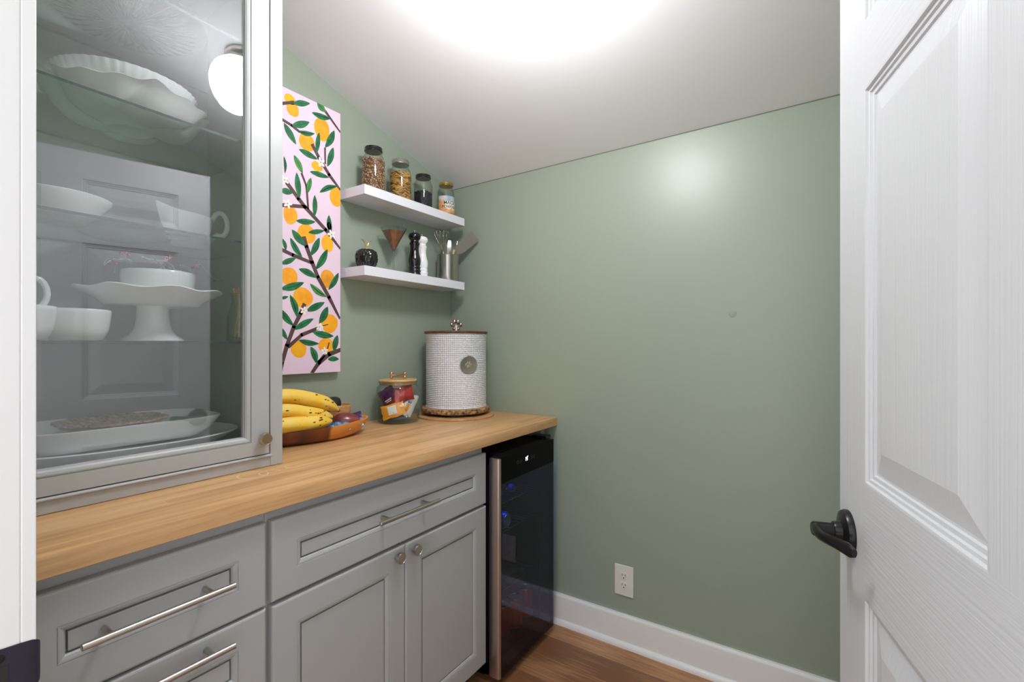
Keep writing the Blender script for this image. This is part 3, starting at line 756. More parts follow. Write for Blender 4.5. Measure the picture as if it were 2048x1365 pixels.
# ------------------------------------------------------------------ floating shelves
SX0, SX1, SY = -0.681, -0.0736, -0.150
ZS1, ZS2 = 1.8597, 1.5460
for z, lb, scr in ((ZS1, 'white floating shelf holding the row of glass storage jars', ((-0.498, -0.074), (-0.268, -0.078))), (ZS2, 'white floating shelf below, holding the pepper mills and utensil tin', ((-0.507, -0.090), (-0.25, -0.08)))):
    s = thing('floating_shelf', lb, 'shelf', ((SX0+SX1)/2, 0, z-0.0375), group='floating corner shelves')
    hw = (SX1-SX0)/2
    MB().box(-hw, hw, SY, -0.0012, 0, 0.0375).build('board', 'white_shelf', s, bevel=0.0008, bseg=1)
    for sx, sy in scr:
        MB().lathe([(0.0, -0.0006), (0.0030, -0.0006), (0.0034, 0.0004), (0.0, 0.0004)], 14, c=(sx-(SX0+SX1)/2, sy, 0)).build('screw', 'nickel', s)

# ------------------------------------------------------------------ power outlet
ou = thing('power_outlet', 'ivory double power outlet on the green wall above the baseboard', 'outlet', (0, -0.9367, 0.2655))
MB().box(-0.0055, -0.0008, -0.040, 0.040, -0.0628, 0.0628).build('cover_plate', 'socket', ou, bevel=0.0022)
for dz in (0.0195, -0.0195):
    lo = []
    for xx, sc_ in ((-0.005, 1.0), (-0.0066, 1.0), (-0.0072, 0.95)):
        rg_ = []
        for k in range(28):
            a = 2*PI*k/28; yy = 0.0165*math.cos(a); z_ = 0.0172*math.sin(a); z_ = max(-0.0138, min(0.0138, z_))
            rg_.append((xx, yy*sc_, dz+z_*sc_))
        lo.append(rg_)
    so = MB().loops(lo).build('receptacle', 'socket', ou, smooth=30)
    sl = MB(); sl.box(-0.0075, -0.0068, -0.0075, -0.0052, dz+0.000, dz+0.008); sl.box(-0.0075, -0.0068, 0.0052, 0.0075, dz-0.0005, dz+0.0085)
    sl.lathe([(0.0, -0.0075), (0.0026, -0.0075), (0.0026, -0.0068), (0.0, -0.0068)], 12, ax=Matrix.Rotation(PI/2, 3, 'Y') @ Matrix.Identity(3), c=(0, 0, dz-0.0075))
    sl.build('slots', 'slot', so)
MB().lathe([(0.0, -0.0066), (0.0026, -0.0062), (0.0026, -0.0045), (0.0, -0.0045)], 12, ax=Matrix.Rotation(PI/2, 3, 'Y')).build('screw', 'socket', ou)

# ------------------------------------------------------------------ jars on the upper shelf
def jar_prof(R, H, neck, lidh):
    s = H-lidh
    return [(0.0, 0.0), (R*0.86, 0.0), (R*0.96, 0.003), (R, 0.010), (R, s*0.70), (R*0.985, s*0.76), (R*0.93, s*0.83), (neck*1.06, s*0.90), (neck, s*0.925), (neck, s), (neck*0.97, s), (0.0, s)]
def lid_prof(r, z0, h): return [(0.0, z0), (r, z0), (r*1.02, z0+h*0.15), (r, z0+h*0.25), (r, z0+h*0.85), (r*0.96, z0+h), (0.0, z0+h*0.96)]
def storage_jar(label, xy, R, H, neck, lidh, lidm):
    t = thing('storage_jar', label, 'jar', (xy[0], xy[1], ZS1+0.0002), group='storage jars on the upper shelf')
    MB().lathe(jar_prof(R, H, neck, lidh*0.8), 48).build('glass_body', 'jar', t, smooth=40)
    MB().lathe(lid_prof(neck+0.0022, H-lidh, lidh), 48).build('lid', lidm, t, smooth=30)
    return t
def bits(t, R, H, n, make, mats, seed, core_m):
    """core filling plus single pieces lying against the glass"""
    rg = random.Random(seed)
    MB().lathe([(0.0, 0.002), (R*0.93, 0.002), (R*0.93, H*0.97), (R*0.5, H), (0.0, H)], 32).build('filling_core', core_m, t, smooth=50)
    b = MB()
    for _ in range(n):
        a = rg.uniform(0, 2*PI); z = rg.uniform(0.004, H); r = R*rg.uniform(0.93, 0.975)
        make(b, rg, a, r, z)
    for _ in range(n//5):
        a = rg.uniform(0, 2*PI); make(b, rg, a, R*math.sqrt(rg.random())*0.93, H+rg.uniform(-0.002, 0.002))
    o = b.build('filling', mats, t, fix=False); o['kind'] = 'stuff'
def grain(b, rg, a, r, z):
    s = rg.uniform(0.0020, 0.0034); c = Vector((r*math.cos(a), r*math.sin(a), z))
    d = [Vector((rg.uniform(-1, 1), rg.uniform(-1, 1), rg.uniform(-1, 1))).normalized()*s for _ in range(3)]
    u = d[0]; v = u.cross(d[1]).normalized()*s; w_ = u.cross(v).normalized()*s
    b.add([c+u, c-u, c+v, c-v, c+w_, c-w_], [(0, 2, 4), (2, 1, 4), (1, 3, 4), (3, 0, 4), (2, 0, 5), (1, 2, 5), (3, 1, 5), (0, 3, 5)], rg.choice((0, 1, 2)))
def noodle(b, rg, a, r, z):
    c = Vector((r*math.cos(a), r*math.sin(a), z)); tn = Vector((-math.sin(a), math.cos(a), 0))
    d = (tn*rg.uniform(0.6, 1)+Vector((0, 0, rg.uniform(-0.5, 0.5)))).normalized(); L_ = rg.uniform(0.008, 0.014)
    n_ = Vector((math.cos(a), math.sin(a), 0))
    pts = [c+d*L_*k+n_*(-0.9*(L_*k)**2/max(r, 0.01)*0.6) for k in (-1, -0.33, 0.33, 1)]
    b.tube(pts, 0.0022, 5, rg.choice((0, 0, 0, 1)))
t = storage_jar('tall glass jar of brown grain with a black lid, nearest the painting', (-0.5823, -0.085), 0.045, 0.1845, 0.0340, 0.016, 'blackgloss')
bits(t, 0.0445, 0.134, 1500, grain, ['buckwheat', 'buck_l', 'buck_d'], 1, 'buck_d')
t = storage_jar('glass jar of curly golden pasta with a silver lid', (-0.4339, -0.085), 0.0462, 0.1795, 0.0350, 0.018, 'steel')
bits(t, 0.0457, 0.122, 420, noodle, ['pasta', 'pasta_d'], 2, 'pasta_d')
t = storage_jar('half full glass jar of black seeds with a black lid', (-0.2885, -0.080), 0.0420, 0.1600, 0.0330, 0.014, 'blackgloss')
bits(t, 0.0415, 0.080, 900, grain, ['seeds', 'seeds', 'seeds'], 3, 'seeds')
t = storage_jar('small glass jar of maca powder with a gold lid and printed label, in the corner', (-0.1246, -0.075), 0.0415, 0.1690, 0.0325, 0.013, 'gold')
MB().lathe([(0.0, 0.002), (0.0395, 0.002), (0.0395, 0.085), (0.0, 0.088)], 32).build('powder', 'powder', t, smooth=50)
lab = MB(); RL = 0.0419; ca = math.radians(241); seg_ = 30
def cyl(a, z, r=RL): return (r*math.cos(a), r*math.sin(a), z)
def patch(b, a0, a1, z0, z1, r, mi, n=20, wave=0.0):
    vs = []; fs = []
    for i in range(n+1):
        a = a0+(a1-a0)*i/n; dz = wave*math.sin(i*0.9)
        vs += [cyl(a, z0, r), cyl(a, z1+dz, r)]
    for i in range(n): fs.append((2*i, 2*i+2, 2*i+3, 2*i+1))
    b.add(vs, fs, mi)
patch(lab, ca-1.35, ca+1.35, 0.018, 0.100, RL, 0, 30)
patch(lab, ca-1.35, ca+1.35, 0.074, 0.100, RL+0.0001, 1, 30)
patch(lab, ca-1.35, ca-0.45, 0.018, 0.078, RL+0.0002, 2, 20, 0.006)
patch(lab, ca-0.5, ca+1.35, 0.018, 0.036, RL+0.0002, 2, 20, 0.003)
lb_o = lab.build('paper_label', ['labelwhite', 'labelblue', 'labelorange'], t, fix=False)
tx = MB()
for s_, z_, sz in (('MACA', 0.066, 0.0215), ('POWDER', 0.047, 0.0185)):
    vs, fs = text_mesh(s_, sz, 0.0002)
    tx.add([cyl(ca+0.10+u/RL, z_+v, RL+0.0004) for u, v, _ in vs], fs)
tx.build('label_lettering', 'ink', lb_o, fix=False)

# ------------------------------------------------------------------ lower shelf
ap = thing('apple_ornament', 'dimpled black apple ornament with thin gold leaves', 'ornament', (-0.6179, -0.085, ZS2+0.0002))
prof = [(0.0, 0.0), (0.026, 0.0), (0.034, 0.006), (0.040, 0.020), (0.0435, 0.038), (0.0430, 0.055), (0.038, 0.068), (0.028, 0.076), (0.016, 0.0775), (0.006, 0.073), (0.0, 0.071)]
fine = []
for (r0, z0), (r1, z1) in zip(prof, prof[1:]):
    for k in range(4): fine.append((r0+(r1-r0)*k/4, z0+(z1-z0)*k/4))
fine.append(prof[-1])
def dimple(a, r, z):
    if r < 0.012 or z < 0.004: return r, z
    return r+0.0022*(math.sin(a*13+math.sin(z*180)*2)*math.sin(z*330+a*2)), z
MB().lathe(fine, 72, fn=dimple).build('apple', 'blackgloss', ap, smooth=80)
wr_ = MB()
for sgn, ln in ((1, 0.030), (-1, 0.026)):
    for o_ in (-1, 1):
        pts = []
        for i in range(12):
            u = i/11; pts.append((sgn*(0.004+0.022*u*u)+0.002*o_, 0.004*o_*math.sin(PI*u), 0.071+0.043*math.sin(u*PI*0.52)+0.0*u))
        wr_.tube(pts, 0.0008, 6)
wr_.tube([(0, 0, 0.068), (0.001, 0, 0.085), (0.004, 0, 0.100)], 0.0011, 6)
wr_.build('gold_leaves', 'gold', ap, smooth=60)

mg = thing('martini_glass', 'stemmed cocktail glass filled with brown cocoa mix', 'glass', (-0.4690, -0.080, ZS2+0.0002))
MB().lathe([(0.0, 0.0), (0.033, 0.0), (0.034, 0.0012), (0.020, 0.0030), (0.006, 0.0060), (0.0042, 0.012), (0.0036, 0.05), (0.0040, 0.092), (0.006, 0.099), (0.0, 0.099)], 40).build('stem', 'jar', mg, smooth=50)
MB().lathe([(0.004, 0.098), (0.007, 0.101), (0.030, 0.146), (0.0555, 0.1925), (0.0548, 0.1925), (0.0295, 0.1475), (0.006, 0.103), (0.001, 0.100)], 48).build('bowl', 'jar', mg, smooth=50)
MB().lathe([(0.0, 0.1025), (0.0058, 0.1035), (0.0290, 0.1475), (0.0460, 0.1790), (0.030, 0.1815), (0.0, 0.1835)], 40).build('cocoa_mix', 'drink', mg, smooth=50)

def mill(label, xy, m, s=1.0):
    t = thing('pepper_mill', label, 'pepper mill', (xy[0], xy[1], ZS2+0.0002), group='turned mills on the lower shelf')
    p = [(0.0, 0.0), (0.0265, 0.0), (0.0280, 0.003), (0.0280, 0.012), (0.0255, 0.015), (0.0255, 0.018), (0.0275, 0.021), (0.0275, 0.027), (0.0250, 0.030), (0.0250, 0.033), (0.0268, 0.036), (0.0265, 0.042), (0.0240, 0.045),
         (0.0262, 0.054), (0.0278, 0.066), (0.0268, 0.080), (0.0225, 0.096), (0.0195, 0.112), (0.0190, 0.126), (0.0205, 0.138), (0.0228, 0.143), (0.0228, 0.149), (0.0195, 0.152)]
    MB().lathe([(r*s, z) for r, z in p]+[(0.0, 0.152)], 40).build('body', m, t, smooth=40)
    MB().lathe([(r*s, z) for r, z in [(0.0, 0.1525), (0.0190, 0.1525), (0.0195, 0.157), (0.0180, 0.160), (0.0235, 0.166), (0.0272, 0.174), (0.0275, 0.181), (0.0245, 0.189), (0.0160, 0.194), (0.0, 0.196)]], 40).build('head', m, t, smooth=40)
    MB().lathe([(0.0, 0.195), (0.0035, 0.195), (0.0035, 0.199), (0.0062, 0.2005), (0.0068, 0.2035), (0.0045, 0.206), (0.0, 0.2065)], 20).build('finial', 'steel', t, smooth=40)
    return t
mill('glossy black turned pepper mill', (-0.3560, -0.092), 'blackgloss')
mill('glossy white turned salt mill beside the black one', (-0.2840, -0.068), 'ceramic')

# steel tin and utensils
TXY = (-0.1170, -0.080)
tn = thing('utensil_tin', 'brushed steel tin holding kitchen utensils', 'tin', (TXY[0], TXY[1], ZS2+0.0002))
MB().lathe([(0.0, 0.0), (0.0515, 0.0), (0.0525, 0.002), (0.0525, 0.128), (0.0535, 0.1300), (0.0530, 0.1312), (0.0510, 0.1300), (0.0510, 0.004), (0.0, 0.004)], 56).build('cup', 'steel', tn, smooth=30)
def up(dx, dy, z): return (TXY[0]+dx, TXY[1]+dy, ZS2+z)
wk = thing('whisk', 'steel balloon whisk standing in the utensil tin', 'whisk', up(-0.026, 0.0, 0.006))
wm = MB(); wm.tube([(0.02, 0, 0.002), (-0.008, 0, 0.140)], 0.006, 12)
wm.build('handle', 'steel', wk, smooth=50)
for k in range(6):
    a = PI*k/6; pts = []
    for i in range(21):
        u = i/20; r = 0.030*math.sin(u*PI)**0.75*(1.0 if u < .5 else 1.0); s = -1 if u < 0.5 else 1
        hgt = 0.100*(1-abs(2*u-1)**2.2)
        rad_ = 0.030*(math.sin(min(1, (1-abs(2*u-1))*1.25)*PI/2) if True else 0)
        rad_ = 0.0295*math.sin(PI*(0.5+0.5*abs(2*u-1))) if abs(2*u-1) > 0.0 else 0.0
        w_ = abs(2*u-1); rad_ = 0.0350*math.sin(PI*w_**0.72)
        pts.append((-0.008+s*rad_*math.cos(a)-0.14*hgt, s*rad_*math.sin(a), 0.136+hgt*1.04))
    wires = MB(); wires.tube(pts, 0.0012, 6); wires.build('wire_loop', 'steel', wk, smooth=60)
sp_ = thing('spatula', 'steel slotted turner leaning out of the utensil tin toward the wall', 'spatula', up(0, 0, 0))
A0 = Vector((-0.030, 0.022, 0.010)); A1 = Vector((0.026, -0.032, 0.150)); A2 = Vector((0.079, -0.117, 0.236))
bm_ = MB(); bm_.tube([A0, A0.lerp(A1, 0.5), A1], 0.0035, 10, flat=0.6); bm_.build('shaft', 'steel', sp_, smooth=50)
dv = (A2-A1).normalized(); cr = Vector((0.55, 0.05, -0.50)); cr = (cr-dv*cr.dot(dv)).normalized(); nn = dv.cross(cr)
bl = MB(); lo = []
for q_, w0 in ((-0.004, 0.008), (0.012, 0.024), (0.030, 0.029), (0.124, 0.0335)):
    c = A1+dv*q_; lo.append([c+cr*w0+nn*0.0006, c-cr*w0+nn*0.0006, c-cr*w0-nn*0.0006, c+cr*w0-nn*0.0006])
bl.loops(lo); bl.build('blade', 'satin', sp_)
tg = thing('serving_tongs', 'steel tongs standing upright in the utensil tin', 'tongs', up(0.004, 0.012, 0.006))
for k, (dx, tw) in enumerate(((-0.006, 0.0), (0.010, 0.006))):
    b = MB(); lo = []
    for i in range(9):
        u = i/8; z = 0.002+0.205*u; w_ = 0.0060+0.0045*math.sin(u*PI); xx = dx+0.012*u*(1 if k else -0.3)
        if i == 8: w_ *= 0.4
        lo.append([(xx-w_, -0.0006+tw, z), (xx+w_, -0.0006-tw, z), (xx+w_, 0.0008-tw, z), (xx-w_, 0.0008+tw, z)])
    b.loops(lo); b.build('arm', 'steel', tg, smooth=40)
ws = thing('wooden_spoon', 'pale wooden spoon handle in the utensil tin', 'spoon', up(0.012, -0.022, 0.006))
MB().tube([(-0.012, 0, 0.001), (0.0, 0, 0.10), (0.008, 0, 0.155)], [0.004, 0.005, 0.0055], 10).build('handle', 'bamboo', ws, smooth=50)
ks = thing('serving_fork', 'thin steel fork leaning in the utensil tin', 'fork', up(0.024, -0.006, 0.006))
b = MB(); b.tube([(-0.022, 0.004, 0.001), (0.008, -0.004, 0.12), (0.016, -0.008, 0.168)], 0.0028, 8, flat=0.6)
for s in (-1, 1): b.tube([(0.016, -0.008, 0.166), (0.018+0.006*s, -0.010, 0.180), (0.022+0.006*s, -0.012, 0.205)], 0.0013, 6)
b.build('fork', 'steel', ks, smooth=50)
ld = thing('soup_spoon', 'steel spoon with its bowl up in the utensil tin', 'spoon', up(0.000, 0.030, 0.006))
b = MB(); b.tube([(0.006, 0, 0.001), (0.002, 0, 0.14)], 0.0028, 8, flat=0.6); b.build('stem', 'steel', ld, smooth=50)
MB().ell((0.001, 0, 0.168), (0.014, 0.004, 0.028), 18, 12).build('bowl', 'steel', ld, smooth=60)

# ------------------------------------------------------------------ worktop: canister in the corner
rb = thing('round_board', 'thin round tan board under the white canister', 'board', (-0.2120, -0.2120, HT+0.0002))
MB().lathe([(0.0, 0.0), (0.174, 0.0), (0.1755, 0.002), (0.1755, 0.006), (0.174, 0.008), (0.0, 0.008)], 72).build('disc', 'board', rb, smooth=30)
wsx = thing('wood_slice', 'bark edged wood slice stand under the white canister', 'stand', (-0.200, -0.200, HT+0.0084))
MB().lathe([(0.0, 0.0), (0.118, 0.0), (0.118, 0.012), (0.0, 0.012)], 48).build('foot', 'black', wsx, smooth=30)
def wob(a, r, z):
    return (r+0.0028*math.sin(7*a+1)+0.002*math.sin(13*a), z) if r > 0.1 else (r, z)
MB().lathe([(0.140, 0.0120), (0.1525, 0.0120), (0.1555, 0.018), (0.1560, 0.026), (0.1530, 0.0325), (0.140, 0.0325)], 90, fn=wob).build('bark_edge', 'bark3', wsx, smooth=50)
MB().lathe([(0.0, 0.0122), (0.1480, 0.0122), (0.1480, 0.0328), (0.0, 0.0328)], 64).build('slice_face', 'slice', wsx, smooth=30)
CANZ = HT+0.0084+0.033
cn = thing('treat_canister', 'white dimpled canister with a paw knob on its wooden lid', 'canister', (-0.190, -0.195, CANZ))
MB().lathe([(0.0, 0.0), (0.1385, 0.0), (0.1405, 0.0015), (0.1405, 0.006), (0.1390, 0.008), (0.1390, 0.326), (0.1400, 0.328), (0.1400, 0.334), (0.0, 0.334)], 96).build('body', 'emboss', cn, smooth=30)
ldo = MB().lathe([(0.0, 0.3345), (0.144, 0.3345), (0.1475, 0.338), (0.1475, 0.343), (0.1450, 0.3455), (0.0, 0.3455)], 72).build('lid', 'canlid', cn, smooth=30)
def paw(scale, th):
    b = MB()
    for cx_, cz_, rx, rz_ in ((0, 0.0, 0.36, 0.30), (-0.22, -0.18, 0.2, 0.18), (0.22, -0.18, 0.2, 0.18), (-0.50, 0.26, 0.19, 0.24), (0.50, 0.26, 0.19, 0.24), (-0.20, 0.58, 0.21, 0.31), (0.20, 0.58, 0.21, 0.31)):
        b.ell((cx_*scale, 0, cz_*scale), (rx*scale, th, rz_*scale), 20, 12)
    return b
camang = math.atan2(-1.435, -1.709)
p_ = paw(0.042, 0.010)
p_.tube([(0, 0, -0.022), (0, 0, 0.01)], [0.013, 0.009], 14)
p_.xf(Matrix.Translation((0, 0, 0.3455+0.0215)) @ Matrix.Rotation(camang+PI/2, 4, 'Z'))
p_.build('paw_knob', 'silver', ldo, smooth=60)
ma = math.radians(243); zm = 1.150-CANZ
Rm = Matrix.Rotation(ma+PI/2, 4, 'Z')
md = MB().lathe([(0.0, 0.0), (0.0405, 0.0), (0.0410, 0.0025), (0.0385, 0.0040), (0.0370, 0.0032), (0.0, 0.0032)], 48, ax=Matrix.Rotation(PI/2, 3, 'X'))
base = Matrix.Translation((0.1375*math.cos(ma), 0.1375*math.sin(ma), zm)) @ Rm
md.xf(base); mo = md.build('medallion', 'pewter', cn, smooth=30)
p_ = paw(0.024, 0.0012); p_.xf(base @ Matrix.Translation((0, -0.0034, -0.006))); p_.build('paw_emblem', 'pewter_l', mo, smooth=60)

# ------------------------------------------------------------------ worktop: snack jar
JX, JY, JR = -0.486, -0.125, 0.0885
sj = thing('snack_jar', 'squat glass jar of snack packets with a bone knob on its bamboo lid', 'jar', (JX, JY, HT+0.0002))
MB().lathe([(0.0, 0.0), (0.072, 0.0), (0.082, 0.004), (0.0875, 0.014), (0.0885, 0.026), (0.0885, 0.135), (0.0865, 0.146), (0.0800, 0.1545), (0.0765, 0.158), (0.0765, 0.163), (0.0800, 0.1665), (0.0810, 0.1700), (0.0790, 0.1720), (0.0755, 0.1720), (0.0735, 0.158), (0.0, 0.158)], 64).build('glass_body', 'jar', sj, smooth=40)
MB().lathe([(0.0, 0.160), (0.0715, 0.160), (0.0725, 0.1725), (0.0765, 0.1728), (0.0775, 0.1765), (0.0760, 0.1800), (0.0, 0.1805)], 64).build('lid', 'bamboo', sj, smooth=30)
bn = MB(); yaw_ = math.radians(33.341-90)
bpts = [(-0.026, 0, 0.0), (-0.012, 0, 0.0), (0, 0, 0.0005), (0.012, 0, 0.0), (0.026, 0, 0.0)]
bn.tube(bpts, [0.0070, 0.0056, 0.0052, 0.0056, 0.0070], 14)
for s in (-1, 1):
    bn.ell((s*0.0285, 0, 0.0075), (0.0075, 0.0062, 0.0080)); bn.ell((s*0.0285, 0, -0.0075), (0.0075, 0.0062, 0.0080))
    bn.tube([(s*0.028, 0, -0.016), (s*0.028, 0, -0.006)], 0.0045, 10)
bn.xf(Matrix.Translation((0, 0, 0.1965)) @ Matrix.Rotation(yaw_, 4, 'Z')); bn.build('bone_knob', 'rosegold', sj, smooth=60)

def pillow(w_, h_, th, seed, nx=14, ny=12, crimp=True):
    rg = random.Random(seed); vs = []; fs = []
    ph = [rg.uniform(0, 6) for _ in range(6)]
    for side in (1, -1):
        for j in range(ny+1):
            for i in range(nx+1):
                u = 2*i/nx-1; v = 2*j/ny-1
                z = th/2*(1-abs(u)**3)*(1-abs(v)**2.6)
                z += 0.10*th*(math.sin(5*u+ph[0])*math.sin(4*v+ph[1])+0.5*math.sin(9*u+ph[2]+2*v))*(1-u*u)*(1-v*v)
                vs.append((u*w_/2*(1-0.03*math.sin(7*v+ph[3])), v*h_/2*(1-0.04*math.sin(6*u+ph[4])), side*max(z, 0.0003)))
    n = (nx+1)*(ny+1)
    for s in (0, 1):
        for j in range(ny):
            for i in range(nx):
                a = s*n+j*(nx+1)+i; q_ = (a, a+1, a+nx+2, a+nx+1); fs.append(q_ if s == 0 else q_[::-1])
    b = MB(); b.add(vs, fs)
    rim = [j*(nx+1) for j in range(ny+1)]
    for i in range(nx): b.f.append((i, n+i, n+i+1, i+1)); b.m.append(0); k_ = ny*(nx+1); b.f.append((k_+i, k_+i+1, n+k_+i+1, n+k_+i)); b.m.append(0)
    for j in range(ny): a = j*(nx+1); b.f.append((a, a+nx+1, n+a+nx+1, n+a)); b.m.append(0); a += nx; b.f.append((a, n+a, n+a+nx+1, a+nx+1)); b.m.append(0)
    return b
RV = Vector((0.5496, -0.8355, 0)); TV = Vector((-0.8355, -0.5496, 0))
def packet(name, label, m, ctr, size, roll, tilt, seed, marks=(), th=0.018, bump_z=0.0, yawd=0.0):
    """pillow pack facing the doorway; marks = (u, v, w, h, material) printed patches"""
    fwd = Matrix((( RV.x, 0, TV.x), (RV.y, 0, TV.y), (0, 1, 0))).to_4x4()
    mtx = fwd @ Matrix.Rotation(yawd, 4, 'Y') @ Matrix.Rotation(tilt, 4, 'X') @ Matrix.Rotation(roll, 4, 'Z')
    t = thing(name, label, 'packet', ctr, rot=mtx.to_euler())
    pillow(size[0], size[1], th, seed).build('wrapper', m, t, smooth=40)
    for u, v, w_, h_, mm in marks:
        b = MB(); n = 6; vs = []
        for jj in range(n+1):
            for ii in range(n+1):
                uu = u+w_*(ii/n-0.5); vv = v+h_*(jj/n-0.5)
                z = th/2*(1-abs(uu)**3)*(1-abs(vv)**2.6)*1.14+0.0009
                vs.append((uu*size[0]/2, vv*size[1]/2, z))
        fs = [(jj*(n+1)+ii, jj*(n+1)+ii+1, (jj+1)*(n+1)+ii+1, (jj+1)*(n+1)+ii) for jj in range(n) for ii in range(n)]
        b.add(vs, fs); b.build('print', mm, t, fix=False)
    return t
def jp(r, f, z): return tuple(Vector((JX, JY, HT+z))+RV*r+TV*f)
packet('snack_packet', 'purple and red packet at the upper left inside the glass jar', 'purplefoil', jp(-0.028, 0.034, 0.106), (0.078, 0.084), 0.55, 0.10, 1, ((0.0, -0.66, 1.2, 0.4, 'redfoil'), (-0.1, -0.15, 0.9, 0.10, 'whitefoil'), (-0.1, -0.32, 0.7, 0.08, 'whitefoil')), yawd=-0.25)
packet('snack_packet', 'bright red packet at the upper right inside the glass jar', 'redfoil', jp(0.032, 0.034, 0.122), (0.078, 0.062), 0.2, -0.15, 2, yawd=0.3)
packet('snack_packet', 'orange packet with a white label low inside the glass jar', 'orangefoil', jp(-0.006, 0.056, 0.055), (0.094, 0.058), 0.30, -0.35, 3, ((-0.05, 0.05, 0.75, 1.3, 'whitefoil'),), yawd=0.0)
packet('snack_packet', 'white and orange packet against the right side of the glass jar', 'whitefoil', jp(0.052, 0.020, 0.075), (0.052, 0.092), -0.42, 0.0, 4, ((-0.3, -0.3, 0.5, 0.7, 'orangefoil'), (-0.2, 0.25, 0.6, 0.25, 'bluefoil')), yawd=0.55)
packet('snack_packet', 'dark teal packet at the bottom of the glass jar', 'tealfoil', jp(-0.008, 0.026, 0.036), (0.106, 0.054), 0.12, -0.6, 5, ((0.1, -0.4, 0.3, 0.3, 'whitefoil'),))
packet('snack_packet', 'brown packet at the back of the glass jar', 'darkfoil', jp(0.010, -0.030, 0.080), (0.080, 0.090), 0.2, 0.0, 6)

# ------------------------------------------------------------------ worktop: fruit bowl
BX, BY = -0.918, -0.160
bo_ = thing('fruit_bowl', 'two tone oval wooden bowl of bananas on the worktop', 'bowl', (BX, BY, HT+0.0002), math.radians(-6))
lo = []
for s, z, inn in ((0.60, 0.0, 0), (0.70, 0.001, 0), (0.84, 0.010, 0), (0.95, 0.028, 0), (1.0, 0.049, 0), (0.995, 0.0515, 0), (0.965, 0.0515, 0), (0.955, 0.049, 0), (0.90, 0.030, 0), (0.78, 0.014, 0), (0.55, 0.009, 0)):
    ring_ = []
    for i in range(64):
        a = 2*PI*i/64; ca_, sa = math.cos(a), math.sin(a)
        e = 0.0035*math.sin(3*a)
        ring_.append((s*(0.222+e)*ca_, s*(0.096+e)*sa, z+(0.006*ca_ if z > 0.02 else 0)))
    lo.append(ring_)
MB().loops(lo).build('bowl_body', 'acacia', bo_, smooth=50)

def banana(label, pts, R, seed, tip='dark'):
    P_ = [Vector(p) for p in pts]
    t = thing('banana', label, 'banana', P_[0], group='bananas in the fruit bowl')
    # smooth path
    path = []
    n = 26
    for i in range(n+1):
        u = i/n*(len(P_)-1); k = min(int(u), len(P_)-2); f = u-k
        p0, p1, p2, p3 = P_[max(k-1, 0)], P_[k], P_[k+1], P_[min(k+2, len(P_)-1)]
        q_ = 0.5*((2*p1)+(p2-p0)*f+(2*p0-5*p1+4*p2-p3)*f*f+(3*p1-p0-3*p2+p3)*f**3)
        path.append(q_-P_[0])
    rads = []
    for i in range(n+1):
        u = i/n
        r = R*min(1.0, 0.35+u*4.0)*min(1.0, ((1-u)/0.26)**0.55 if u < 1 else 0)
        rads.append(max(r, R*0.26))
    lo = []; upv = Vector((0, 0, 1))
    for i, p in enumerate(path):
        d = (path[min(i+1, n)]-path[max(i-1, 0)]).normalized(); s = d.cross(upv).normalized(); u_ = s.cross(d)
        rg_ = []
        for k in range(20):
            a = 2*PI*k/20; fac = 1+0.055*math.cos(5*a+0.5)
            rg_.append(p+(s*math.cos(a)+u_*math.sin(a))*rads[i]*fac)
        lo.append(rg_)
    MB().loops(lo).build('peel', 'banana', t, smooth=60)
    d = (path[-1]-path[-2]).normalized()
    MB().tube([path[-1]-d*0.002, path[-1]+d*0.005], [R*0.28, R*0.2], 12).build('tip', 'bantip', t, smooth=60)
    rg = random.Random(seed); b = MB()
    for _ in range(9):
        i = rg.randint(6, n-5); d = (path[i+1]-path[i-1]).normalized(); s = d.cross(upv).normalized(); u_ = s.cross(d)
        a = rg.uniform(2.2, 4.1) ; nrm_ = (s*math.cos(a)+u_*math.sin(a)); nrm_ = (TV*rg.uniform(0.5, 1)+Vector((0, 0, 1))*rg.uniform(-0.1, 0.9)+d*0.0); nrm_ = (nrm_-d*nrm_.dot(d)).normalized()
        c = path[i]+nrm_*rads[i]*0.985; w_ = rg.uniform(0.0012, 0.0032)
        b.ell(c, (w_*rg.uniform(1, 2.2), w_, w_*0.8), 8, 6)
    b.build('spots', 'banspot', t, smooth=60)
    return t
banana('topmost of three bananas in the wooden bowl', [(-1.105, -0.150, 1.060), (-1.02, -0.163, 1.072), (-0.94, -0.168, 1.058), (-0.87, -0.170, 1.034), (-0.816, -0.170, 1.004)], 0.0245, 1)
banana('middle of three bananas in the wooden bowl', [(-1.12, -0.175, 1.018), (-1.04, -0.195, 1.030), (-0.97, -0.200, 1.016), (-0.91, -0.200, 1.000), (-0.862, -0.200, 0.988)], 0.0225, 2)
banana('lowest of three bananas, resting along the wooden bowl rim', [(-1.12, -0.200, 0.980), (-1.05, -0.218, 0.988), (-0.98, -0.224, 0.984), (-0.93, -0.222, 0.980), (-0.878, -0.218, 0.978)], 0.0240, 3)
mn = thing('mango', 'dark red mango at the right end of the wooden bowl', 'mango', (-0.802, -0.198, 0.962))
mm_ = MB().ell((0, 0, 0), (0.052, 0.037, 0.034), 32, 20, rot=Matrix.Rotation(math.radians(-30), 3, 'Z') @ Matrix.Rotation(math.radians(6), 3, 'Y'))
mm_.build('skin', 'mango', mn, smooth=80)
dirx = Matrix.Rotation(math.radians(-30), 3, 'Z') @ Vector((-0.051, 0, 0.006))
MB().tube([dirx*0.96, dirx*1.06], [0.004, 0.003], 10).build('stem', 'bantip', mn, smooth=50)
packet('foil_packet', 'crinkled blue foil packet tucked under the mango', 'bluefoil', (-0.846, -0.208, 0.952), (0.090, 0.044), 0.2, -0.9, 8, th=0.03)
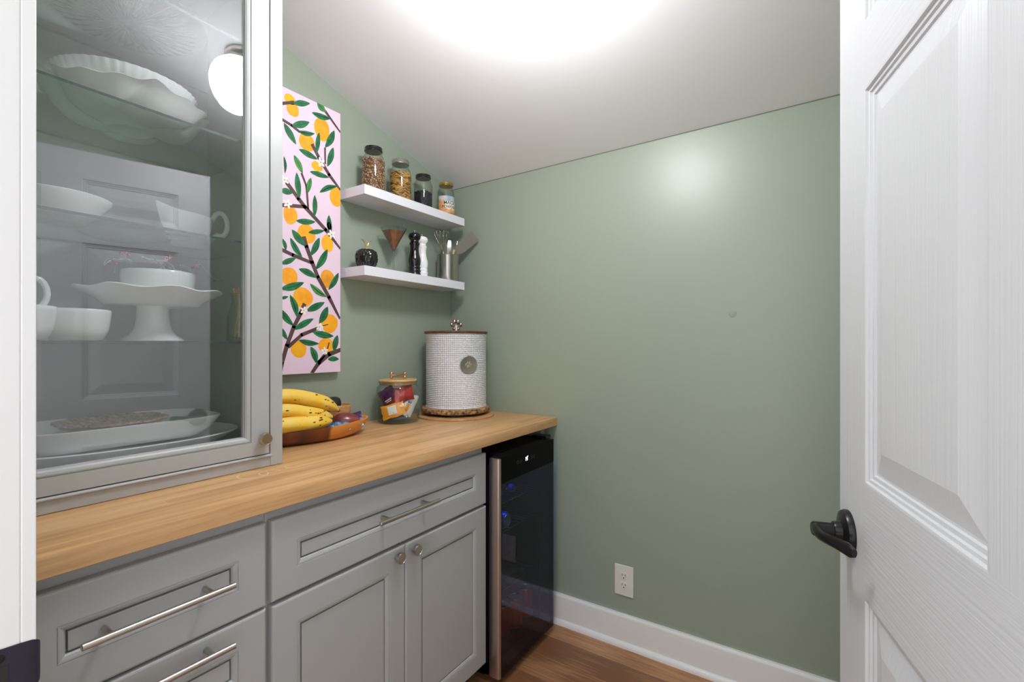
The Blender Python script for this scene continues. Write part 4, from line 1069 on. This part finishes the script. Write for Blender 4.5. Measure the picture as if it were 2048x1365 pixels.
packet('foil_packet', 'second crinkled blue foil packet along the bowl rim right of the mango', 'bluefoil', (-0.776, -0.200, 0.952), (0.075, 0.038), 0.35, -0.8, 9, th=0.026)
packet('snack_packet', 'dark purple packet with white print at the right tip of the wooden bowl', 'darkfoil', (-0.752, -0.160, 0.962), (0.080, 0.052), 0.35, -0.7, 10, ((-0.55, 0.1, 0.5, 1.0, 'whitefoil'), (0.35, -0.1, 0.5, 0.16, 'whitefoil')), th=0.016)

sb_ = thing('small_bowl', 'small pale wooden bowl holding an avocado behind the bananas', 'bowl', (-0.742, -0.0585, HT+0.0002))
MB().lathe([(0.0, 0.0), (0.030, 0.0), (0.034, 0.004), (0.045, 0.035), (0.0535, 0.070), (0.0560, 0.094), (0.0548, 0.0955), (0.0515, 0.0945), (0.0490, 0.070), (0.040, 0.036), (0.028, 0.012), (0.0, 0.010)], 48).build('bowl_body', 'smallbowl', sb_, smooth=50)
av = thing('avocado', 'dark ripe avocado in the small wooden bowl', 'avocado', (-0.768, -0.060, 1.003))
MB().lathe([(0.0, -0.036), (0.016, -0.033), (0.029, -0.022), (0.035, -0.005), (0.033, 0.013), (0.025, 0.030), (0.015, 0.042), (0.006, 0.048), (0.0, 0.049)], 32, ax=(Matrix.Rotation(math.radians(55), 3, 'Y') @ Matrix.Identity(3))).build('skin', 'avocado', av, smooth=80)

# ------------------------------------------------------------------ dishes in the glass cabinet
E_ = 0.0003
# cabinet floor: oval platter, rectangular tray on it, amber dish in the tray
def oval_dish(name, label, cat, ctr, rings, m, seg=72, power=2.0, tilt=None):
    t = thing(name, label, cat, ctr, rot=tilt if tilt else (0, 0, 0))
    lo = []
    for ax_, by_, z in rings:
        rg_ = []
        for i in range(seg):
            a = 2*PI*i/seg; c, s = math.cos(a), math.sin(a)
            cx_ = math.copysign(abs(c)**(2/power), c); sy_ = math.copysign(abs(s)**(2/power), s)
            rg_.append((ax_*cx_, by_*sy_, z))
        lo.append(rg_)
    MB().loops(lo).build('dish', m, t, smooth=50)
    return t
oval_dish('oval_platter', 'white oval platter lying under the rectangular tray in the cabinet', 'platter', (-1.438, -0.188, 0.9643), [(0.15, 0.09, 0.0), (0.165, 0.10, 0.001), (0.20, 0.13, 0.018), (0.243, 0.158, 0.040), (0.247, 0.161, 0.0435), (0.244, 0.158, 0.046), (0.20, 0.127, 0.024), (0.165, 0.098, 0.010), (0.10, 0.05, 0.009)], 'ceramic', power=2.3)
oval_dish('serving_tray', 'deep white rectangular tray with sloping ends at the cabinet bottom', 'tray', (-1.462, -0.196, 1.0065), [(0.155, 0.085, 0.0), (0.165, 0.095, 0.001), (0.187, 0.118, 0.022), (0.203, 0.130, 0.046), (0.204, 0.131, 0.0495), (0.200, 0.127, 0.0505), (0.183, 0.113, 0.026), (0.160, 0.092, 0.008), (0.09, 0.05, 0.006)], 'ceramic', power=4.5)
gd = thing('amber_dish', 'scalloped glass dish with a beaded amber rim lying in the white tray', 'dish', (-1.470, -0.200, 1.0190))
def scal(n, amp, rmin):
    def f(a, r, z):
        if r < rmin: return r, z
        k = (r-rmin)/(0.001+rmin)
        return r*(1+amp*abs(math.sin(n*a/2))*min(1, k*3)), z
    return f
MB().lathe([(0.0, 0.0), (0.040, 0.0), (0.060, 0.006), (0.082, 0.022), (0.096, 0.0345), (0.094, 0.0360), (0.080, 0.0245), (0.058, 0.0085), (0.0, 0.004)], 96, fn=scal(8, 0.10, 0.05)).build('bowl', 'amber', gd, smooth=50)
MB().lathe([(0.072, 0.0225), (0.096, 0.0375), (0.1000, 0.0385), (0.0990, 0.0430), (0.094, 0.0430), (0.070, 0.0250)], 96, fn=scal(8, 0.10, 0.05)).build('beaded_rim', 'amberrim', gd, smooth=60)

# first glass shelf
S1, S2, S3, S4 = [z+E_ for z in SH]
cs = thing('cake_stand', 'white ceramic cake stand with a wavy edged plate', 'cake stand', (-1.385, -0.190, S1))
MB().lathe([(0.0, 0.0), (0.066, 0.0), (0.0675, 0.002), (0.064, 0.006), (0.050, 0.016), (0.040, 0.032), (0.0355, 0.055), (0.0340, 0.080), (0.0345, 0.090), (0.0, 0.090)], 56).build('pedestal', 'ceramic', cs, smooth=50)
def wavy(a, r, z):
    if r < 0.11: return r, z
    k = (r-0.11)/0.045
    return r*(1+0.030*k*math.cos(8*a)), z+0.0035*k*math.cos(8*a+0.6)
MB().lathe([(0.0, 0.0895), (0.095, 0.0895), (0.100, 0.0915), (0.112, 0.104), (0.148, 0.1235), (0.154, 0.1275), (0.152, 0.1300), (0.146, 0.1285), (0.110, 0.110), (0.095, 0.101), (0.0, 0.100)], 96, fn=wavy).build('plate', 'ceramic', cs, smooth=50)
zb = S1+0.1005
rk_ = thing('round_bowl', 'plain white round bowl sitting on the cake stand', 'bowl', (-1.372, -0.190, zb))
MB().lathe([(0.0, 0.0), (0.060, 0.0), (0.068, 0.004), (0.0765, 0.026), (0.0800, 0.066), (0.0800, 0.076), (0.0785, 0.0775), (0.0765, 0.0760), (0.0735, 0.030), (0.060, 0.010), (0.0, 0.008)], 64).build('bowl', 'ceramic', rk_, smooth=50)
tagb = thing('gift_tag', 'small white tag card lying in the bowl on the cake stand', 'tag', (-1.362, -0.222, zb+0.078), 0.1)
MB().box(-0.026, 0.026, -0.012, 0.012, 0.0, 0.006).build('card', 'labelwhite', tagb, bevel=0.001)
MB().box(-0.010, 0.004, -0.0125, -0.0118, 0.001, 0.005).build('mark', 'orangefoil', tagb)
ob = thing('glass_branch', 'clear glass branch decoration with red berries above the bowl', 'decoration', (-1.372, -0.190, zb+0.079))
rg = random.Random(21); b = MB(); br_ = MB()
for k in range(7):
    x0 = -0.095+k*0.031; pts = []
    for i in range(9):
        u = i/8; pts.append((x0-0.028+0.060*u, -0.03+0.05*math.sin(k*1.9)+0.01*u, 0.010+0.014*math.sin(PI*u+k*0.4)+0.004*math.sin(9*u+k)-(0.012 if k in (0, 6) else 0)*abs(u-(k == 0)*1)))
    b.tube(pts, [0.0022, 0.004, 0.003, 0.0045, 0.003, 0.0045, 0.003, 0.0035, 0.0016], 8)
for cx_, cz_, n_ in ((-0.078, 0.030, 3), (0.010, 0.036, 5), (0.080, 0.020, 3), (-0.098, 0.004, 2)):
    b.tube([(cx_, -0.02, cz_-0.020), (cx_+0.002, -0.022, cz_)], 0.0010, 6)
    for q_ in range(n_):
        br_.ell((cx_+rg.uniform(-0.010, 0.010), -0.022+rg.uniform(-0.008, 0.008), cz_+rg.uniform(-0.003, 0.006)), (0.0038,)*3, 12, 8)
b.build('glass_twigs', 'crystal', ob, smooth=60); br_.build('berries', 'cherry', ob, smooth=80)

dv_ = thing('divided_dish', 'white three lobed serving dish with a loop handle, left on the shelf', 'dish', (-1.615, -0.235, S1))
for lx, ly in ((0.065, -0.015), (-0.040, -0.068), (-0.030, 0.070)):
    MB().lathe([(0.0, 0.0), (0.040, 0.0), (0.047, 0.003), (0.056, 0.026), (0.0600, 0.060), (0.0605, 0.0675), (0.0590, 0.0690), (0.0565, 0.0670), (0.0525, 0.030), (0.042, 0.008), (0.0, 0.006)], 48, c=(lx, ly, 0)).build('lobe', 'ceramic', dv_, smooth=50)
hp = []
for i in range(17):
    a = -0.45*PI+i/16*1.9*PI
    hp.append((0.002+0.020*math.cos(a-PI/2+PI), -0.010, 0.098+0.028*math.sin(a-PI/2+PI)))
MB().tube([(0.0, -0.010, 0.03)]+[(0.0+0.019*math.sin(2*PI*i/16), -0.010, 0.100-0.032*math.cos(2*PI*i/16)) for i in range(17)], 0.0062, 12).build('handle', 'ceramic', dv_, smooth=60)

bt = thing('swizzle_bottle', 'small clear bottle holding wooden sticks at the right of the shelf', 'bottle', (-1.224, -0.300, S1))
MB().lathe([(0.0, 0.0), (0.028, 0.0), (0.0315, 0.004), (0.0325, 0.012), (0.0325, 0.062), (0.030, 0.074), (0.0225, 0.094), (0.0205, 0.104), (0.0205, 0.122), (0.0230, 0.1235), (0.0235, 0.128), (0.0215, 0.130), (0.0195, 0.128), (0.0195, 0.104), (0.0285, 0.074), (0.0305, 0.012), (0.0, 0.006)], 48).build('glass_body', 'jar', bt, smooth=40)
rg = random.Random(5)
for k in range(8):
    a = 2*PI*k/8; r0 = 0.0135
    s_ = thing('wooden_stick', 'thin flat wooden stick bundled in the small clear bottle', 'stick', (-1.224, -0.300, S1+0.007), group='wooden sticks in the bottle')
    ph = a+2.5
    p0 = Vector((r0*math.cos(a), r0*math.sin(a), 0)); p1 = Vector((0.0045*math.cos(a+1.2), 0.0045*math.sin(a+1.2), 0.068)); p2 = Vector((r0*math.cos(ph)*1.15, r0*math.sin(ph)*1.15, 0.132+rg.uniform(0, 0.008)))
    b = MB(); lo = []
    for i in range(9):
        u = i/8; p = p0*(1-u)**2+p1*2*u*(1-u)+p2*u*u
        tw = ph+0.6; w_ = 0.0034 if 0 < i < 8 else 0.002
        sx, sy = math.cos(tw)*w_, math.sin(tw)*w_; nx, ny = -math.sin(tw)*0.0008, math.cos(tw)*0.0008
        lo.append([p+Vector((sx+nx, sy+ny, 0)), p+Vector((-sx+nx, -sy+ny, 0)), p+Vector((-sx-nx, -sy-ny, 0)), p+Vector((sx-nx, sy-ny, 0))])
    b.loops(lo); b.build('stick', 'stick', s_)

# second glass shelf: gravy boat, shallow bowl, plate
gb = thing('gravy_boat', 'white gravy boat with a round loop handle', 'gravy boat', (-1.290, -0.150, S2))
lo = []
for s, z in ((0.0, 0.0), (0.60, 0.0), (0.66, 0.004), (0.62, 0.016), (0.80, 0.030), (0.93, 0.052), (0.98, 0.074), (1.0, 0.092), (0.97, 0.0925), (0.93, 0.074), (0.86, 0.050), (0.6, 0.026), (0.0, 0.022)):
    rg_ = []
    for i in range(48):
        a = 2*PI*i/48; c, si = math.cos(a), math.sin(a)
        k = max(0.0, -c)**3; zz = z+(0.020*k-0.004*max(0, c))*max(0, (z-0.04)/0.05) if z > 0.04 else z
        wx = 0.064*s*c-(0.012*k*max(0, (z-0.04)/0.05) if z > 0.04 and s > 0.1 else 0); wy = 0.040*s*si*(1-0.35*k)
        rg_.append((wx, wy, zz))
    lo.append(rg_)
MB().loops(lo).build('boat', 'ceramic', gb, smooth=60)
hp = [(0.056, 0, 0.030)]
for i in range(13):
    a = -0.62*PI+i/12*1.45*PI
    hp.append((0.086+0.020*math.cos(a), 0, 0.082+0.034*math.sin(a)))
hp.append((0.060, 0, 0.084))
MB().tube(hp, [0.006]*len(hp), 12, flat=1.2).build('handle', 'ceramic', gb, smooth=60)
oval_dish('shallow_bowl', 'wide shallow white bowl at the left of the middle shelf', 'bowl', (-1.572, -0.205, S2), [(0.042, 0.042, 0.0), (0.048, 0.048, 0.002), (0.070, 0.064, 0.022), (0.094, 0.086, 0.052), (0.097, 0.089, 0.060), (0.095, 0.087, 0.0615), (0.090, 0.082, 0.054), (0.065, 0.060, 0.026), (0.03, 0.03, 0.010)], 'ceramic')
sp2 = thing('side_plate', 'flat white plate lying behind the shallow bowl and gravy boat', 'plate', (-1.425, -0.118, S2))
MB().lathe([(0.0, 0.0), (0.055, 0.0), (0.060, 0.002), (0.090, 0.012), (0.0915, 0.014), (0.089, 0.0150), (0.060, 0.006), (0.0, 0.005)], 56).build('plate', 'ceramic', sp2, smooth=50)
kr = thing('crystal_rest', 'small cut crystal bar lying beside the gravy boat foot', 'crystal bar', (-1.345, -0.235, S2), math.radians(-25))
MB().tube([(-0.026, 0, 0.009), (-0.020, 0, 0.009), (0.020, 0, 0.009), (0.026, 0, 0.009)], [0.006, 0.0085, 0.0085, 0.006], 8).build('bar', 'crystal', kr)

# third glass shelf: lobed platter with a scalloped plate standing in it
lp_ = thing('lobed_platter', 'large white platter with swirled lobes and a wavy rim, seen from below', 'platter', (-1.432, -0.186, S3))
def lobes(a, r, z):
    if r < 0.045: return r, z
    k = min(1.0, (r-0.045)/0.11); sw = 5*(a-5.5*r)
    g = abs(math.sin(sw/2))
    w_ = 1+0.018*math.sin(15*a)*max(0, (r-0.13)/0.04)
    return r*w_, z+0.034*k*(1-g)**1.8*max(0.0, 1-max(0, (z-0.045)/0.03))+0.002*math.sin(15*a)*max(0, (r-0.13)/0.04)
pf_ = [(0.0, 0.004), (0.036, 0.004), (0.040, 0.0), (0.046, 0.0), (0.050, 0.003)]
pf_ += [(0.055+0.01*i, 0.004+0.0001*i*i) for i in range(6)]
pf_ += [(0.118, 0.009), (0.130, 0.018), (0.142, 0.032), (0.153, 0.049), (0.162, 0.0600), (0.1655, 0.0630), (0.163, 0.0655), (0.152, 0.056), (0.138, 0.038), (0.118, 0.020), (0.05, 0.016), (0.0, 0.016)]
MB().lathe(pf_, 160, fn=lobes).build('platter', 'ceramic', lp_, smooth=60)
sl_ = thing('scalloped_plate', 'white plate with a finely scalloped rim resting in the lobed platter', 'plate', (-1.432, -0.170, S3+0.040), rot=(math.radians(0), 0, 0))
def sc2(a, r, z): return (r*(1+0.020*abs(math.sin(24*a))), z) if r > 0.13 else (r, z)
MB().lathe([(0.0, 0.0), (0.075, 0.0), (0.080, 0.003), (0.105, 0.016), (0.130, 0.038), (0.143, 0.066), (0.1445, 0.070), (0.142, 0.0715), (0.127, 0.042), (0.102, 0.020), (0.078, 0.008), (0.0, 0.006)], 208, fn=sc2).build('plate', 'ceramic', sl_, smooth=60)

# top glass shelf: cut glass
gp = thing('cut_glass_platter', 'clear glass platter with radiating cuts on the top shelf', 'platter', (-1.440, -0.186, S4))
def cuts(a, r, z): return (r, z+(0.0016*abs(math.sin(18*a)) if 0.03 < r < 0.15 else 0))
MB().lathe([(0.0, 0.0), (0.03, 0.0), (0.06, 0.001), (0.10, 0.002), (0.135, 0.006), (0.155, 0.016), (0.166, 0.022), (0.168, 0.025), (0.164, 0.026), (0.150, 0.019), (0.120, 0.010), (0.0, 0.008)], 144, fn=cuts).build('platter', 'crystal', gp, smooth=25)
rdg = MB()
for k in range(36):
    a = 2*PI*k/36+0.05
    rdg.tube([(0.03*math.cos(a), 0.03*math.sin(a), 0.0012), (0.09*math.cos(a), 0.09*math.sin(a), 0.0012), (0.148*math.cos(a+0.04), 0.148*math.sin(a+0.04), 0.0125)], [0.0006, 0.0014, 0.0006], 5)
rdg.build('cut_lines', 'crystal', gp)
gs = thing('glass_stopper', 'thick clear glass stopper lying on the cut glass platter', 'stopper', (-1.512, -0.250, S4+0.0375), rot=(0, PI/2, math.radians(24)))
MB().lathe([(0.0, 0.0), (0.018, 0.0), (0.024, 0.010), (0.020, 0.024), (0.012, 0.036), (0.013, 0.060), (0.018, 0.078), (0.021, 0.096), (0.0205, 0.102), (0.016, 0.102), (0.014, 0.084), (0.0, 0.08)], 28).build('stopper', 'crystal', gs, smooth=35)
gv = thing('glass_vase', 'clear glass vase standing on the top cabinet shelf beside the stopper', 'vase', (-1.400, -0.120, S4+0.0265))
MB().lathe([(0.0, 0.0), (0.030, 0.0), (0.034, 0.010), (0.020, 0.030), (0.024, 0.080), (0.038, 0.130), (0.036, 0.130), (0.022, 0.080), (0.016, 0.034), (0.0, 0.02)], 24).build('vase', 'crystal', gv, smooth=30)
